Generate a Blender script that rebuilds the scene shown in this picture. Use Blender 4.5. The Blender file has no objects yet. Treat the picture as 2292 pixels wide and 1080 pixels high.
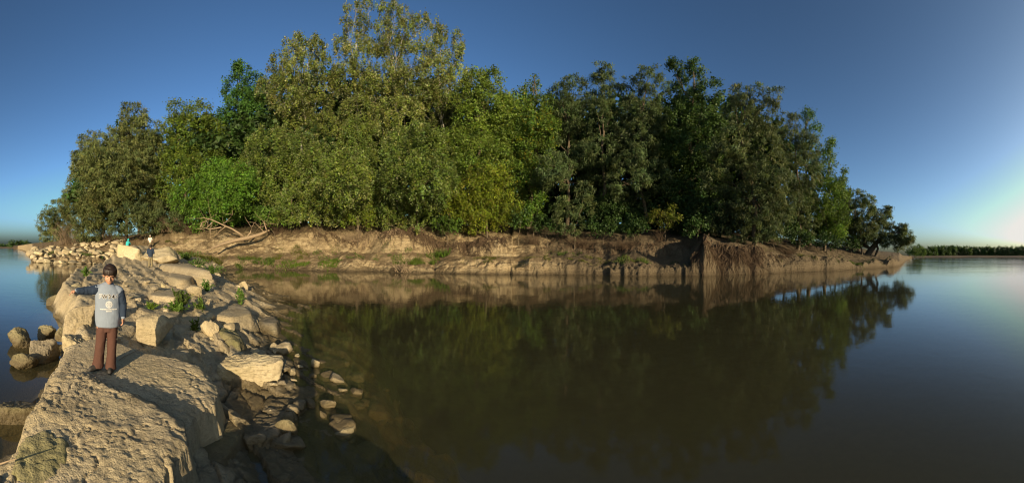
import bpy, bmesh, math
import numpy as np
from mathutils import Vector, Matrix
from mathutils.bvhtree import BVHTree

scene = bpy.context.scene
COL = scene.collection
R = math.radians

# ------------------------------------------------------------------ camera, sky, sun, exposure
CAM_H = 2.1                      # eye height above the river
FP = 730.0                       # photograph pixels per radian (180 degree sweep)
cam = bpy.data.cameras.new('camera')
cam.type = 'PANO'
cam.panorama_type = 'CENTRAL_CYLINDRICAL'
cam.central_cylindrical_radius = 1.0
cam.central_cylindrical_range_u_min = -1146 / FP
cam.central_cylindrical_range_u_max = 1146 / FP
cam.central_cylindrical_range_v_min = -518 / FP
cam.central_cylindrical_range_v_max = 562 / FP
cam.clip_start = 0.05
cam.clip_end = 6000
camo = bpy.data.objects.new('camera', cam)
COL.objects.link(camo)
camo.location = (0, 0, CAM_H)
camo.rotation_euler = (R(90), R(-0.78), 0)
scene.camera = camo

SUN_AZ, SUN_EL = R(144.2), R(12.0)          # clockwise from +Y
SUN_DIR = Vector((math.sin(SUN_AZ) * math.cos(SUN_EL), math.cos(SUN_AZ) * math.cos(SUN_EL), math.sin(SUN_EL)))
world = bpy.data.worlds.new('World')
scene.world = world
world.use_nodes = True
wn = world.node_tree
sky = wn.nodes.new('ShaderNodeTexSky')
sky.sky_type = 'NISHITA'
sky.sun_disc = False
sky.sun_elevation = SUN_EL
sky.sun_rotation = SUN_AZ
sky.altitude = 0
sky.air_density = 0.5
sky.dust_density = 2.8
sky.ozone_density = 1.0
bg = wn.nodes['Background']
gam = wn.nodes.new('ShaderNodeGamma')          # the photograph's contrasty film curve on the open sky
gam.inputs['Gamma'].default_value = 1.5
bg.inputs['Strength'].default_value = 0.101
wn.links.new(sky.outputs[0], gam.inputs['Color'])
grade = wn.nodes.new('ShaderNodeMix'); grade.data_type = 'RGBA'; grade.blend_type = 'MULTIPLY'; grade.inputs[0].default_value = 1.0
grade.inputs[7].default_value = (0.91, 1.06, 0.94, 1)     # the camera's white balance
wn.links.new(gam.outputs[0], grade.inputs[6])
shoulder = wn.nodes.new('ShaderNodeMix'); shoulder.data_type = 'RGBA'; shoulder.blend_type = 'DARKEN'; shoulder.inputs[0].default_value = 1.0
shoulder.inputs[7].default_value = (5.4, 5.25, 4.95, 1)     # the curve's shoulder: the haze round the sun never outshines the bright horizon
wn.links.new(grade.outputs[2], shoulder.inputs[6])
wn.links.new(shoulder.outputs[2], bg.inputs['Color'])

sl = bpy.data.lights.new('sun', 'SUN')
sl.energy = 5.0
sl.angle = R(0.5)
sl.color = (1.0, 0.81, 0.53)
so = bpy.data.objects.new('sun', sl)
COL.objects.link(so)
so.rotation_euler = (-SUN_DIR).to_track_quat('-Z', 'Y').to_euler()

scene.view_settings.view_transform = 'Standard'
scene.view_settings.look = 'None'
scene.view_settings.gamma = 1.0
scene.view_settings.exposure = 0.62
scene.view_settings.use_curve_mapping = False
scene.render.engine = 'CYCLES'
scene.cycles.max_bounces = 8
scene.cycles.diffuse_bounces = 3
scene.cycles.glossy_bounces = 3
scene.cycles.transmission_bounces = 4
scene.cycles.transparent_max_bounces = 12
scene.cycles.filter_width = 1.1
scene.cycles.caustics_reflective = False
scene.cycles.caustics_refractive = False

# ------------------------------------------------------------------ placing helpers: azimuth and distance on the ground
def azim(px): return (px - 1146) / FP
def horizon(px): return 562 + 10 * np.sin(azim(px))
def polar(px, d, z=0.0):
    a = azim(px)
    return np.array([d * math.sin(a), d * math.cos(a), z])
def dist(px, py, z=0.0): return (CAM_H - z) * FP / (py - horizon(px))
def at(px, py, z=0.0): return polar(px, dist(px, py, z), z)
def high(px, py, d): return CAM_H - (py - horizon(px)) / FP * d
def lift(px, py, d): return polar(px, d, high(px, py, d))

# ------------------------------------------------------------------ numpy noise
def _h(ix, iy, iz, seed):
    h = (ix.astype(np.uint32) * np.uint32(374761393) + iy.astype(np.uint32) * np.uint32(668265263)
         + iz.astype(np.uint32) * np.uint32(2147483647) + np.uint32((seed * 974711 + 77) & 0xffffffff))
    h = (h ^ (h >> np.uint32(13))) * np.uint32(1274126177)
    h = (h ^ (h >> np.uint32(16))) * np.uint32(2246822519)
    h ^= h >> np.uint32(15)
    return h.astype(np.float64) / 4294967295.0
def vnoise(P, seed=0):
    P = np.asarray(P, float)
    i = np.floor(P).astype(np.int64); f = P - i
    u = f * f * f * (f * (f * 6 - 15) + 10)
    i = i & 0xffff
    r = 0
    for dx in (0, 1):
        for dy in (0, 1):
            for dz in (0, 1):
                w = (u[:, 0] if dx else 1 - u[:, 0]) * (u[:, 1] if dy else 1 - u[:, 1]) * (u[:, 2] if dz else 1 - u[:, 2])
                r = r + w * _h(i[:, 0] + dx, i[:, 1] + dy, i[:, 2] + dz, seed)
    return r * 2 - 1
def fbm(P, octaves=4, seed=0, gain=0.5):
    P = np.asarray(P, float); a = 1.0; s = 0; t = 0
    for k in range(octaves):
        s = s + a * vnoise(P * (2.03 ** k) + 17.3 * k, seed + k); t += a; a *= gain
    return s / t
def cells(P, seed=0):
    """2-D Voronoi: distance to the border (F2-F1), random id values a, b, c of the cell."""
    i = np.floor(P).astype(np.int64)
    f1 = np.full(len(P), 9.0); f2 = f1.copy()
    va = np.zeros(len(P)); vb = va.copy(); vc = va.copy(); ox = va.copy(); oy = va.copy()
    for dx in (-1, 0, 1):
        for dy in (-1, 0, 1):
            c = (i + (dx, dy)); m = c & 0xffff; zz = np.zeros(len(P), np.int64)
            jx = _h(m[:, 0], m[:, 1], zz, seed); jy = _h(m[:, 0], m[:, 1], zz + 1, seed)
            qx = c[:, 0] + jx; qy = c[:, 1] + jy
            d = np.hypot(P[:, 0] - qx, P[:, 1] - qy)
            near = d < f1
            f2 = np.where(near, f1, np.minimum(f2, d)); f1 = np.where(near, d, f1)
            va = np.where(near, _h(m[:, 0], m[:, 1], zz + 2, seed), va)
            vb = np.where(near, _h(m[:, 0], m[:, 1], zz + 3, seed), vb)
            vc = np.where(near, _h(m[:, 0], m[:, 1], zz + 4, seed), vc)
            ox = np.where(near, P[:, 0] - qx, ox); oy = np.where(near, P[:, 1] - qy, oy)
    return f2 - f1, va, vb, vc, ox, oy
def sstep(a, b, x):
    t = np.clip((x - a) / (b - a), 0, 1); return t * t * (3 - 2 * t)

# ------------------------------------------------------------------ mesh helpers
def mesh_np(name, V, F, smooth=True):
    """V (n,3), F (m,3) or (m,4)"""
    V = np.asarray(V, np.float32); F = np.asarray(F, np.int32)
    me = bpy.data.meshes.new(name)
    k = F.shape[1]
    me.vertices.add(len(V)); me.vertices.foreach_set('co', V.ravel())
    me.loops.add(F.size); me.loops.foreach_set('vertex_index', F.ravel())
    me.polygons.add(len(F)); me.polygons.foreach_set('loop_start', np.arange(0, F.size, k, dtype=np.int32))
    if smooth: me.polygons.foreach_set('use_smooth', np.ones(len(F), bool))
    me.update(calc_edges=True)
    return me
def obj(name, me, mat=None, parent=None, loc=None):
    o = bpy.data.objects.new(name, me); COL.objects.link(o)
    if mat is not None and me is not None and len(me.materials) == 0: me.materials.append(mat)
    if parent is not None: o.parent = parent
    if loc is not None: o.location = loc
    return o
def empty(name, loc=(0, 0, 0)):
    o = bpy.data.objects.new(name, None); COL.objects.link(o); o.location = loc; o.empty_display_size = 0.2
    return o
def tag(o, label=None, cat=None, group=None, kind=None):
    for k, v in (('label', label), ('category', cat), ('group', group), ('kind', kind)):
        if v: o[k] = v
    return o
class Tubes:
    """collects tapered tubes into one mesh"""
    def __init__(s): s.V = []; s.F = []; s.n = 0
    def add(s, pts, rad, sides=6):
        pts = np.asarray(pts, float); n = len(pts)
        rad = np.broadcast_to(np.asarray(rad, float), (n,))
        t = np.gradient(pts, axis=0); t /= np.linalg.norm(t, axis=1)[:, None] + 1e-9
        ref = np.where(np.abs(t[:, 2:3]) > 0.9, np.array([[1., 0, 0]]), np.array([[0, 0, 1.]]))
        a = np.cross(t, ref); a /= np.linalg.norm(a, axis=1)[:, None] + 1e-9
        b = np.cross(t, a)
        th = np.arange(sides) * 2 * np.pi / sides
        ring = pts[:, None, :] + rad[:, None, None] * (np.cos(th)[None, :, None] * a[:, None, :] + np.sin(th)[None, :, None] * b[:, None, :])
        i, j = np.meshgrid(np.arange(n - 1), np.arange(sides), indexing='ij')
        j2 = (j + 1) % sides
        f = np.stack([i * sides + j, i * sides + j2, (i + 1) * sides + j2, (i + 1) * sides + j], -1).reshape(-1, 4)
        s.V.append(ring.reshape(-1, 3)); s.F.append(f + s.n); s.n += n * sides
    def mesh(s, name): return mesh_np(name, np.concatenate(s.V), np.concatenate(s.F))
def bend(rng, p0, p1, n=8, wob=0.08, sag=0.0):
    p0 = np.asarray(p0, float); p1 = np.asarray(p1, float)
    t = np.linspace(0, 1, n)[:, None]
    L = np.linalg.norm(p1 - p0)
    off = np.cumsum(rng.normal(0, 1, (n, 3)), 0); off -= off[0] + t * (off[-1] - off[0])
    p = p0 + (p1 - p0) * t + off * wob * L / math.sqrt(n)
    p[:, 2] -= sag * L * (4 * t * (1 - t))[:, 0]
    return p

# ------------------------------------------------------------------ materials
def mat(name, build, disp=None):
    m = bpy.data.materials.new(name); m.use_nodes = True
    nt = m.node_tree; nt.nodes.clear()
    out = nt.nodes.new('ShaderNodeOutputMaterial')
    N = lambda t, **k: _node(nt, t, k)
    L = nt.links.new
    build(nt, out, N, L)
    return m
def _node(nt, t, k):
    n = nt.nodes.new(t)
    for a, v in k.items(): setattr(n, a, v)
    return n
def ramp(N, stops, interp='LINEAR'):
    r = N('ShaderNodeValToRGB'); cr = r.color_ramp; cr.interpolation = interp
    while len(cr.elements) < len(stops): cr.elements.new(0.5)
    for e, (p, c) in zip(cr.elements, stops):
        e.position = p; e.color = (*c, 1) if len(c) == 3 else c
    return r
def noise(N, L, vec, scale, detail=6, rough=0.6, dist=0.0):
    n = N('ShaderNodeTexNoise'); n.inputs['Scale'].default_value = scale; n.inputs['Detail'].default_value = detail
    n.inputs['Roughness'].default_value = rough; n.inputs['Distortion'].default_value = dist
    L(vec, n.inputs['Vector']); return n
def mix(N, L, fac, a, b, blend='MIX'):
    m = N('ShaderNodeMix', data_type='RGBA', blend_type=blend)
    for sock, v in ((m.inputs[0], fac), (m.inputs[6], a), (m.inputs[7], b)):
        if isinstance(v, (int, float)): sock.default_value = v
        elif isinstance(v, tuple): sock.default_value = (*v, 1)
        else: L(v, sock)
    return m.outputs[2]
def mathn(N, L, op, a, b=None, c=None):
    m = N('ShaderNodeMath', operation=op)
    for s, v in zip(m.inputs, (a, b, c)):
        if v is None: continue
        if isinstance(v, (int, float)): s.default_value = v
        else: L(v, s)
    return m.outputs[0]
def maprange(N, L, v, a, b, c=0.0, d=1.0):
    m = N('ShaderNodeMapRange'); L(v, m.inputs[0])
    for i, x in zip((1, 2, 3, 4), (a, b, c, d)): m.inputs[i].default_value = x
    return m.outputs[0]

def limestone(name, lo, hi, stain, wet_hi=0.16, bump=1.0, strata=0.35):
    def b(nt, out, N, L):
        geo = N('ShaderNodeNewGeometry'); pos = geo.outputs['Position']
        oi = N('ShaderNodeObjectInfo')
        n1 = noise(N, L, pos, 1.7, 8, 0.62, 0.4); n2 = noise(N, L, pos, 20, 8, 0.7); n3 = noise(N, L, pos, 0.8, 4)
        n4 = noise(N, L, pos, 60, 3, 0.7)
        c = ramp(N, [(0.28, lo), (0.72, hi)]); L(n1.outputs['Fac'], c.inputs[0])
        col = mix(N, L, maprange(N, L, n2.outputs['Fac'], 0.36, 0.52, 0.55, 0), c.outputs[0], tuple(v * 0.55 for v in lo))
        col = mix(N, L, maprange(N, L, n4.outputs['Fac'], 0.55, 0.75, 0, 0.35), col, tuple(min(1, v * 1.25) for v in hi))
        col = mix(N, L, maprange(N, L, n3.outputs['Fac'], 0.5, 0.68, 0, 0.6), col, stain)
        tint = maprange(N, L, oi.outputs['Random'], 0, 1, 0.82, 1.12)
        col = mix(N, L, 1.0, col, _gray(N, L, tint), 'MULTIPLY')
        sp = N('ShaderNodeSeparateXYZ'); L(pos, sp.inputs[0])
        h = mathn(N, L, 'ADD', sp.outputs[2], mathn(N, L, 'MULTIPLY', mathn(N, L, 'SUBTRACT', n1.outputs['Fac'], 0.5), 0.35))
        dry = maprange(N, L, h, wet_hi - 0.10, wet_hi + 0.06)
        col = mix(N, L, dry, mix(N, L, n2.outputs['Fac'], (0.06, 0.047, 0.023), (0.19, 0.145, 0.075)), col)
        p = N('ShaderNodeBsdfPrincipled'); L(col, p.inputs['Base Color'])
        L(maprange(N, L, dry, 0, 1, 0.55, 0.92), p.inputs['Roughness'])
        p.inputs['Specular IOR Level'].default_value = 0.3
        # fine relief: grain, pits and thin bedding
        w = N('ShaderNodeMapping'); w.inputs['Scale'].default_value = (2.0, 2.0, 16); w.inputs['Rotation'].default_value = (0.2, 0.15, 0); L(pos, w.inputs[0])
        ns = noise(N, L, w.outputs[0], 1.6, 5, 0.6, 0.6)
        vo = N('ShaderNodeTexVoronoi', feature='DISTANCE_TO_EDGE'); vo.inputs['Scale'].default_value = 5.0
        L(mix(N, L, 0.25, pos, n1.outputs['Color']), vo.inputs['Vector'])
        crack = maprange(N, L, vo.outputs['Distance'], 0.0, 0.045, -0.12, 0)
        hgt = mathn(N, L, 'ADD', mathn(N, L, 'MULTIPLY', n2.outputs['Fac'], 0.9), mathn(N, L, 'MULTIPLY', n4.outputs['Fac'], 0.35))
        hgt = mathn(N, L, 'ADD', hgt, mathn(N, L, 'MULTIPLY', ns.outputs['Fac'], strata * 2))
        hgt = mathn(N, L, 'ADD', hgt, crack)
        bp = N('ShaderNodeBump'); bp.inputs['Strength'].default_value = 0.9 * bump; bp.inputs['Distance'].default_value = 0.032
        L(hgt, bp.inputs['Height']); L(bp.outputs[0], p.inputs['Normal'])
        L(p.outputs[0], out.inputs[0])
    return mat(name, b)
def _gray(N, L, v):
    c = N('ShaderNodeCombineColor')
    for i in range(3): L(v, c.inputs[i])
    return c.outputs[0]

M = {}
M['stone'] = limestone('limestone', (0.33, 0.258, 0.150), (0.53, 0.44, 0.285), (0.40, 0.32, 0.175))
M['stone_gray'] = limestone('weathered_limestone', (0.23, 0.19, 0.125), (0.38, 0.32, 0.22), (0.24, 0.22, 0.11))
M['stone_moss'] = limestone('mossy_limestone', (0.19, 0.16, 0.08), (0.34, 0.29, 0.16), (0.17, 0.17, 0.055), wet_hi=0.22)
M['stone_pale'] = limestone('pale_limestone', (0.38, 0.305, 0.175), (0.55, 0.46, 0.295), (0.42, 0.36, 0.18), wet_hi=0.06)

def earth_b(nt, out, N, L):
    geo = N('ShaderNodeNewGeometry'); pos = geo.outputs['Position']
    sp = N('ShaderNodeSeparateXYZ'); L(pos, sp.inputs[0]); sn = N('ShaderNodeSeparateXYZ'); L(geo.outputs['True Normal'], sn.inputs[0])
    n1 = noise(N, L, pos, 0.55, 8, 0.62, 0.5); n2 = noise(N, L, pos, 5, 6, 0.7)
    mp = N('ShaderNodeMapping'); mp.inputs['Scale'].default_value = (0.35, 0.35, 3.2); L(pos, mp.inputs[0])
    n3 = noise(N, L, mp.outputs[0], 1.6, 5, 0.6, 0.3)
    flat = ramp(N, [(0.3, (0.115, 0.078, 0.042)), (0.72, (0.26, 0.19, 0.105))]); L(n1.outputs['Fac'], flat.inputs[0])
    cl = ramp(N, [(0.25, (0.20, 0.14, 0.072)), (0.48, (0.345, 0.265, 0.15)), (0.78, (0.43, 0.345, 0.205))]); L(n3.outputs['Fac'], cl.inputs[0])
    steep = maprange(N, L, sn.outputs[2], 0.86, 0.62)
    col = mix(N, L, steep, flat.outputs[0], cl.outputs[0])
    # bank earth turns darker and browner towards +X
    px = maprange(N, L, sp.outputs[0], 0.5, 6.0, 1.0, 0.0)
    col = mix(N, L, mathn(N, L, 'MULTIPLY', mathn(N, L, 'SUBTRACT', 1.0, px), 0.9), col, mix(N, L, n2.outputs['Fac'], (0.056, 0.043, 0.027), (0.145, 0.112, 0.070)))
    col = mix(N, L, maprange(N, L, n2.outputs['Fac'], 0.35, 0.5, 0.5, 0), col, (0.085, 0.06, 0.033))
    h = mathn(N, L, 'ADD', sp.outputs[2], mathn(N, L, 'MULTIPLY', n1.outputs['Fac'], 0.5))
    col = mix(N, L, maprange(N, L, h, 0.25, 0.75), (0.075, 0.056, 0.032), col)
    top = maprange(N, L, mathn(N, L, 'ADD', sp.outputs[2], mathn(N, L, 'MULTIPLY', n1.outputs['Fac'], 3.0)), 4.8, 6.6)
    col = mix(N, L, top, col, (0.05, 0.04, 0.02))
    p = N('ShaderNodeBsdfPrincipled'); L(col, p.inputs['Base Color']); p.inputs['Roughness'].default_value = 0.95
    p.inputs['Specular IOR Level'].default_value = 0.15
    bp = N('ShaderNodeBump'); bp.inputs['Strength'].default_value = 1.0; bp.inputs['Distance'].default_value = 0.22
    L(mathn(N, L, 'ADD', n2.outputs['Fac'], mathn(N, L, 'MULTIPLY', n3.outputs['Fac'], 0.8)), bp.inputs['Height']); L(bp.outputs[0], p.inputs['Normal'])
    L(p.outputs[0], out.inputs[0])
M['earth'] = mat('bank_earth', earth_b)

def bed_b(nt, out, N, L):
    geo = N('ShaderNodeNewGeometry'); n = noise(N, L, geo.outputs['Position'], 1.3, 6)
    c = ramp(N, [(0.3, (0.05, 0.045, 0.022)), (0.7, (0.11, 0.095, 0.05))]); L(n.outputs['Fac'], c.inputs[0])
    p = N('ShaderNodeBsdfDiffuse'); L(c.outputs[0], p.inputs[0]); L(p.outputs[0], out.inputs[0])
M['bed'] = mat('river_mud', bed_b)

def water_b(nt, out, N, L):
    geo = N('ShaderNodeNewGeometry'); pos = geo.outputs['Position']
    mp = N('ShaderNodeMapping'); mp.inputs['Scale'].default_value = (1.0, 1.0, 1.0); L(pos, mp.inputs[0])
    n1 = noise(N, L, mp.outputs[0], 2.2, 3, 0.5, 0.3); n2 = noise(N, L, pos, 0.25, 3, 0.5); n3 = noise(N, L, pos, 0.045, 3, 0.55, 0.8)
    # wind-ruffled patches farther out, calm near the rocks
    ln = N('ShaderNodeVectorMath', operation='LENGTH'); L(pos, ln.inputs[0])
    far = maprange(N, L, ln.outputs['Value'], 15, 120, 0.30, 1.6)
    ruf = maprange(N, L, n3.outputs['Fac'], 0.42, 0.62, 0.5, 1.5)
    h = mathn(N, L, 'ADD', mathn(N, L, 'MULTIPLY', n1.outputs['Fac'], 0.010), mathn(N, L, 'MULTIPLY', n2.outputs['Fac'], 0.018))
    h = mathn(N, L, 'MULTIPLY', h, mathn(N, L, 'MULTIPLY', far, ruf))
    bp = N('ShaderNodeBump'); bp.inputs['Strength'].default_value = 1.0; bp.inputs['Distance'].default_value = 1.0
    L(h, bp.inputs['Height'])
    gl = N('ShaderNodeBsdfGlossy'); gl.inputs['Roughness'].default_value = 0.055; L(bp.outputs[0], gl.inputs['Normal'])
    gl.inputs['Color'].default_value = (0.95, 0.95, 0.95, 1)
    tr = N('ShaderNodeBsdfTransparent'); tr.inputs['Color'].default_value = (0.97, 0.95, 0.85, 1)
    df = N('ShaderNodeBsdfDiffuse'); df.inputs['Color'].default_value = (0.095, 0.090, 0.045, 1)
    body = N('ShaderNodeMixShader'); body.inputs[0].default_value = 0.35
    L(tr.outputs[0], body.inputs[1]); L(df.outputs[0], body.inputs[2])
    lw = N('ShaderNodeLayerWeight'); lw.inputs['Blend'].default_value = 0.5; L(bp.outputs[0], lw.inputs['Normal'])
    fr = mathn(N, L, 'MULTIPLY_ADD', mathn(N, L, 'POWER', lw.outputs['Facing'], 5.0), 0.98, 0.02)      # Schlick, the same from above and below
    ms = N('ShaderNodeMixShader'); L(fr, ms.inputs[0]); L(body.outputs[0], ms.inputs[1]); L(gl.outputs[0], ms.inputs[2])
    L(ms.outputs[0], out.inputs[0])
    va = N('ShaderNodeVolumeAbsorption'); va.inputs['Color'].default_value = (0.60, 0.50, 0.22, 1); va.inputs['Density'].default_value = 1.15
    L(va.outputs[0], out.inputs['Volume'])
M['water'] = mat('river_water', water_b)

def leafmat(name, col, back=None, trans=0.35, rough=0.55):
    def b(nt, out, N, L):
        at_ = N('ShaderNodeAttribute', attribute_name='tint')
        geo = N('ShaderNodeNewGeometry')
        base = mix(N, L, geo.outputs['Backfacing'], col, back) if back else None
        if base is None:
            rgb = N('ShaderNodeRGB'); rgb.outputs[0].default_value = (*col, 1); base = rgb.outputs[0]
        c = mix(N, L, 1.0, base, at_.outputs['Color'], 'MULTIPLY')
        p = N('ShaderNodeBsdfPrincipled'); L(c, p.inputs['Base Color']); p.inputs['Roughness'].default_value = rough
        p.inputs['Specular IOR Level'].default_value = 0.25
        t = N('ShaderNodeBsdfTranslucent'); L(mix(N, L, 1.0, c, (1.1, 1.15, 0.6), 'MULTIPLY'), t.inputs[0])
        m = N('ShaderNodeMixShader'); m.inputs[0].default_value = trans
        L(p.outputs[0], m.inputs[1]); L(t.outputs[0], m.inputs[2]); L(m.outputs[0], out.inputs[0])
    return mat(name, b)
M['willow'] = leafmat('willow_leaf', (0.078, 0.104, 0.034), (0.115, 0.135, 0.062), 0.28)
M['poplar'] = leafmat('poplar_leaf', (0.122, 0.150, 0.024), (0.22, 0.22, 0.095), 0.30)
M['broad'] = leafmat('broad_leaf', (0.092, 0.158, 0.018), (0.12, 0.175, 0.042), 0.35)
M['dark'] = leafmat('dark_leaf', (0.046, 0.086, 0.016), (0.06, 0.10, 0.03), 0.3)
M['lime'] = leafmat('lime_leaf', (0.155, 0.205, 0.016), (0.17, 0.18, 0.035), 0.4)
M['grass'] = leafmat('grass_blade', (0.075, 0.100, 0.018), None, 0.35)

def plain(name, col, rough=0.8, var=0.25, scale=20, bump=0.3, spec=0.3, bdist=0.01):
    def b(nt, out, N, L):
        geo = N('ShaderNodeNewGeometry'); n = noise(N, L, geo.outputs['Position'], scale, 5)
        c = mix(N, L, n.outputs['Fac'], tuple(v * (1 - var) for v in col), tuple(min(1, v * (1 + var)) for v in col))
        p = N('ShaderNodeBsdfPrincipled'); L(c, p.inputs['Base Color']); p.inputs['Roughness'].default_value = rough
        p.inputs['Specular IOR Level'].default_value = spec
        bp = N('ShaderNodeBump'); bp.inputs['Strength'].default_value = bump; bp.inputs['Distance'].default_value = bdist
        L(n.outputs['Fac'], bp.inputs['Height']); L(bp.outputs[0], p.inputs['Normal'])
        L(p.outputs[0], out.inputs[0])
    return mat(name, b)
M['bark'] = plain('bark', (0.11, 0.085, 0.055), 0.9, 0.5, 6, 0.8, 0.2, 0.05)
M['pale_bark'] = plain('pale_bark', (0.34, 0.31, 0.24), 0.85, 0.3, 6, 0.5, 0.2, 0.03)
M['dry_wood'] = plain('dry_wood', (0.27, 0.20, 0.125), 0.9, 0.4, 8, 0.7, 0.2, 0.02)
M['root'] = plain('root_wood', (0.095, 0.064, 0.039), 0.95, 0.45, 7, 0.6, 0.15, 0.02)

# ------------------------------------------------------------------ water, riverbed
def disc(name, radii, naz, zfun, a0=-math.pi, a1=math.pi, closed=True):
    az = np.linspace(a0, a1, naz, endpoint=not closed)
    rr, aa = np.meshgrid(radii, az, indexing='ij')
    X = rr * np.sin(aa); Y = rr * np.cos(aa)
    Z = zfun(X.ravel(), Y.ravel(), rr.ravel(), aa.ravel())
    V = np.stack([X.ravel(), Y.ravel(), Z], -1)
    n = len(az); nr = len(radii)
    i, j = np.meshgrid(np.arange(nr - 1), np.arange(n if closed else n - 1), indexing='ij')
    j2 = (j + 1) % n
    F = np.stack([i * n + j, (i + 1) * n + j, (i + 1) * n + j2, i * n + j2], -1).reshape(-1, 4)[:, ::-1]
    return mesh_np(name, V, F)
def bed_z(x, y, r, a): return -2.6 + 0.25 * fbm(np.stack([x, y, 0 * x], -1) * 0.3, 3, 5) - 0.0 * r
o = obj('riverbed', disc('riverbed', np.concatenate([[0.01], np.geomspace(1, 4000, 60)]), 128, bed_z), M['bed']); tag(o, kind='structure')
o = obj('water', disc('water', np.concatenate([[0.01], np.geomspace(1, 3900, 40)]), 96, lambda x, y, r, a: 0 * x), M['water']); tag(o, kind='structure')

# ------------------------------------------------------------------ island ground
ST = [  # px, shoreline distance, heights at S
    (40, 260, [0, .2, .5, 1.0, 1.2, 1.5, 1.8, 2.4, 3, 3.5]),
    (60, 120, [0, .2, .5, 1.0, 1.2, 1.5, 1.8, 2.4, 3, 3.5]),
    (72, 44, [0, .35, .7, 1.0, 1.1, 1.1, 1.1, 1.2, 1.7, 3.0]),
    (150, 41, [0, .4, .8, 1.1, 1.2, 1.3, 1.5, 2.2, 3.2, 4]),
    (240, 40, [0, .3, .7, 1.2, 1.5, 1.9, 2.3, 3.1, 4, 5]),
    (290, 37, [0, .25, .6, 1.2, 1.6, 2.0, 2.4, 3.1, 4, 5]),
    (400, 34, [0, .2, .5, 1.0, 1.3, 1.7, 2.6, 4.6, 5.8, 6]),
    (480, 32.5, [0, .2, .5, 1.0, 1.5, 2.3, 3.6, 5.2, 6, 6]),
    (560, 31.5, [0, .2, .6, 1.5, 2.3, 3.2, 4.4, 5.6, 6, 6]),
    (700, 31, [0, .25, .7, 1.7, 3.0, 4.2, 5.0, 5.6, 6, 6]),
    (900, 30, [0, .3, .8, 1.8, 3.0, 4.0, 4.8, 5.4, 6, 6]),
    (1000, 29.5, [0, .5, 1.0, 1.8, 2.9, 3.9, 4.7, 5.4, 6, 6]),
    (1150, 29.5, [0, .75, 1.1, 1.5, 2.9, 3.7, 4.5, 5.2, 6, 6]),
    (1200, 29.5, [0, .8, 1.2, 1.6, 2.1, 3.1, 4.2, 5, 6, 6]),
    (1300, 29.5, [0, .85, 1.25, 1.6, 2.1, 3.1, 4.2, 5, 6, 6]),
    (1470, 30.2, [0, .7, 1.1, 1.5, 1.9, 2.9, 4.0, 5, 6, 6]),
    (1545, 31, [0, .7, 1.0, 1.4, 2.0, 2.9, 4.0, 5, 6, 6]),
    (1575, 31.2, [0, 1.3, 3.1, 3.8, 4.0, 4.2, 4.6, 5, 5.5, 6]),
    (1690, 34.6, [0, 1.2, 2.8, 3.4, 3.7, 3.9, 4.2, 5, 5.5, 6]),
    (1760, 38, [0, .9, 1.4, 2.3, 2.7, 3.0, 3.3, 4, 5, 6]),
    (1850, 42.5, [0, 1.0, 1.2, 1.6, 1.9, 2.2, 2.5, 3.2, 4, 5]),
    (1920, 48, [0, 1.0, 1.15, 1.4, 1.6, 1.8, 2.0, 2.6, 3.4, 4]),
    (2000, 58, [0, .9, 1.05, 1.2, 1.3, 1.4, 1.5, 1.7, 2.2, 3]),
    (2013, 64, [0, .7, .9, 1.0, 1.1, 1.2, 1.3, 1.5, 2, 3]),
    (2022, 85, [0, .3, .5, .6, .7, .8, 1, 1.2, 1.5, 2]),
    (2040, 200, [0, .2, .4, .6, .7, .8, 1, 1.2, 1.5, 2])]
S = np.array([0, .5, 2, 5, 6.5, 8, 10, 14, 20, 40.])
ST_AZ = np.array([azim(p[0]) for p in ST]); ST_R = np.array([p[1] for p in ST]); ST_Z = np.array([p[2] for p in ST])
def shore(az):
    w = 1.3 * fbm(np.stack([az * 22, 0 * az, 0 * az], -1), 3, 9, .5)
    return np.interp(az, ST_AZ, ST_R) + w
def island_z(az, s, x=None, y=None):
    """height at distance s behind the waterline"""
    az = np.atleast_1d(az); s = np.atleast_1d(s)
    if x is None:
        r = shore(az) + s; x = r * np.sin(az); y = r * np.cos(az)
    prof = np.stack([np.interp(az, ST_AZ, ST_Z[:, k]) for k in range(len(S))], -1)
    n = fbm(np.stack([x, y, 0 * x], -1) * 0.5, 4, 21)
    n0 = fbm(np.stack([x, y, 0 * x], -1) * 0.16, 3, 24)
    ss = np.clip(s + (1.0 * n + 2.4 * n0) * sstep(0.3, 4, s), 0, 39.9)
    k = np.clip(np.searchsorted(S, ss, side='right') - 1, 0, len(S) - 2)
    t = (ss - S[k]) / (S[k + 1] - S[k]); ii = np.arange(len(ss))
    z = prof[ii, k] * (1 - t) + prof[ii, k + 1] * t
    z = z * (1 + np.clip(1.1 * fbm(np.stack([x, y, 0 * x], -1) * 0.35, 4, 26), -.75, .7) * sstep(4.0, 1.5, s))
    z = z + (0.10 * fbm(np.stack([x, y, 0 * x], -1) * 2.2, 4, 31) + 0.16 * n) * sstep(0.2, 1.5, s)
    # eroded lumps of clay along the low step at the water
    lump = np.abs(fbm(np.stack([x, y, 0 * x], -1) * 1.6, 3, 55))
    z = z - 0.22 * sstep(0.25, 0.0, lump) * sstep(0, .3, s) * sstep(2.2, 0.8, s)
    z = np.where(s < 0, np.maximum(-0.06 + s * 0.22, -2.4), z)
    return z
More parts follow.
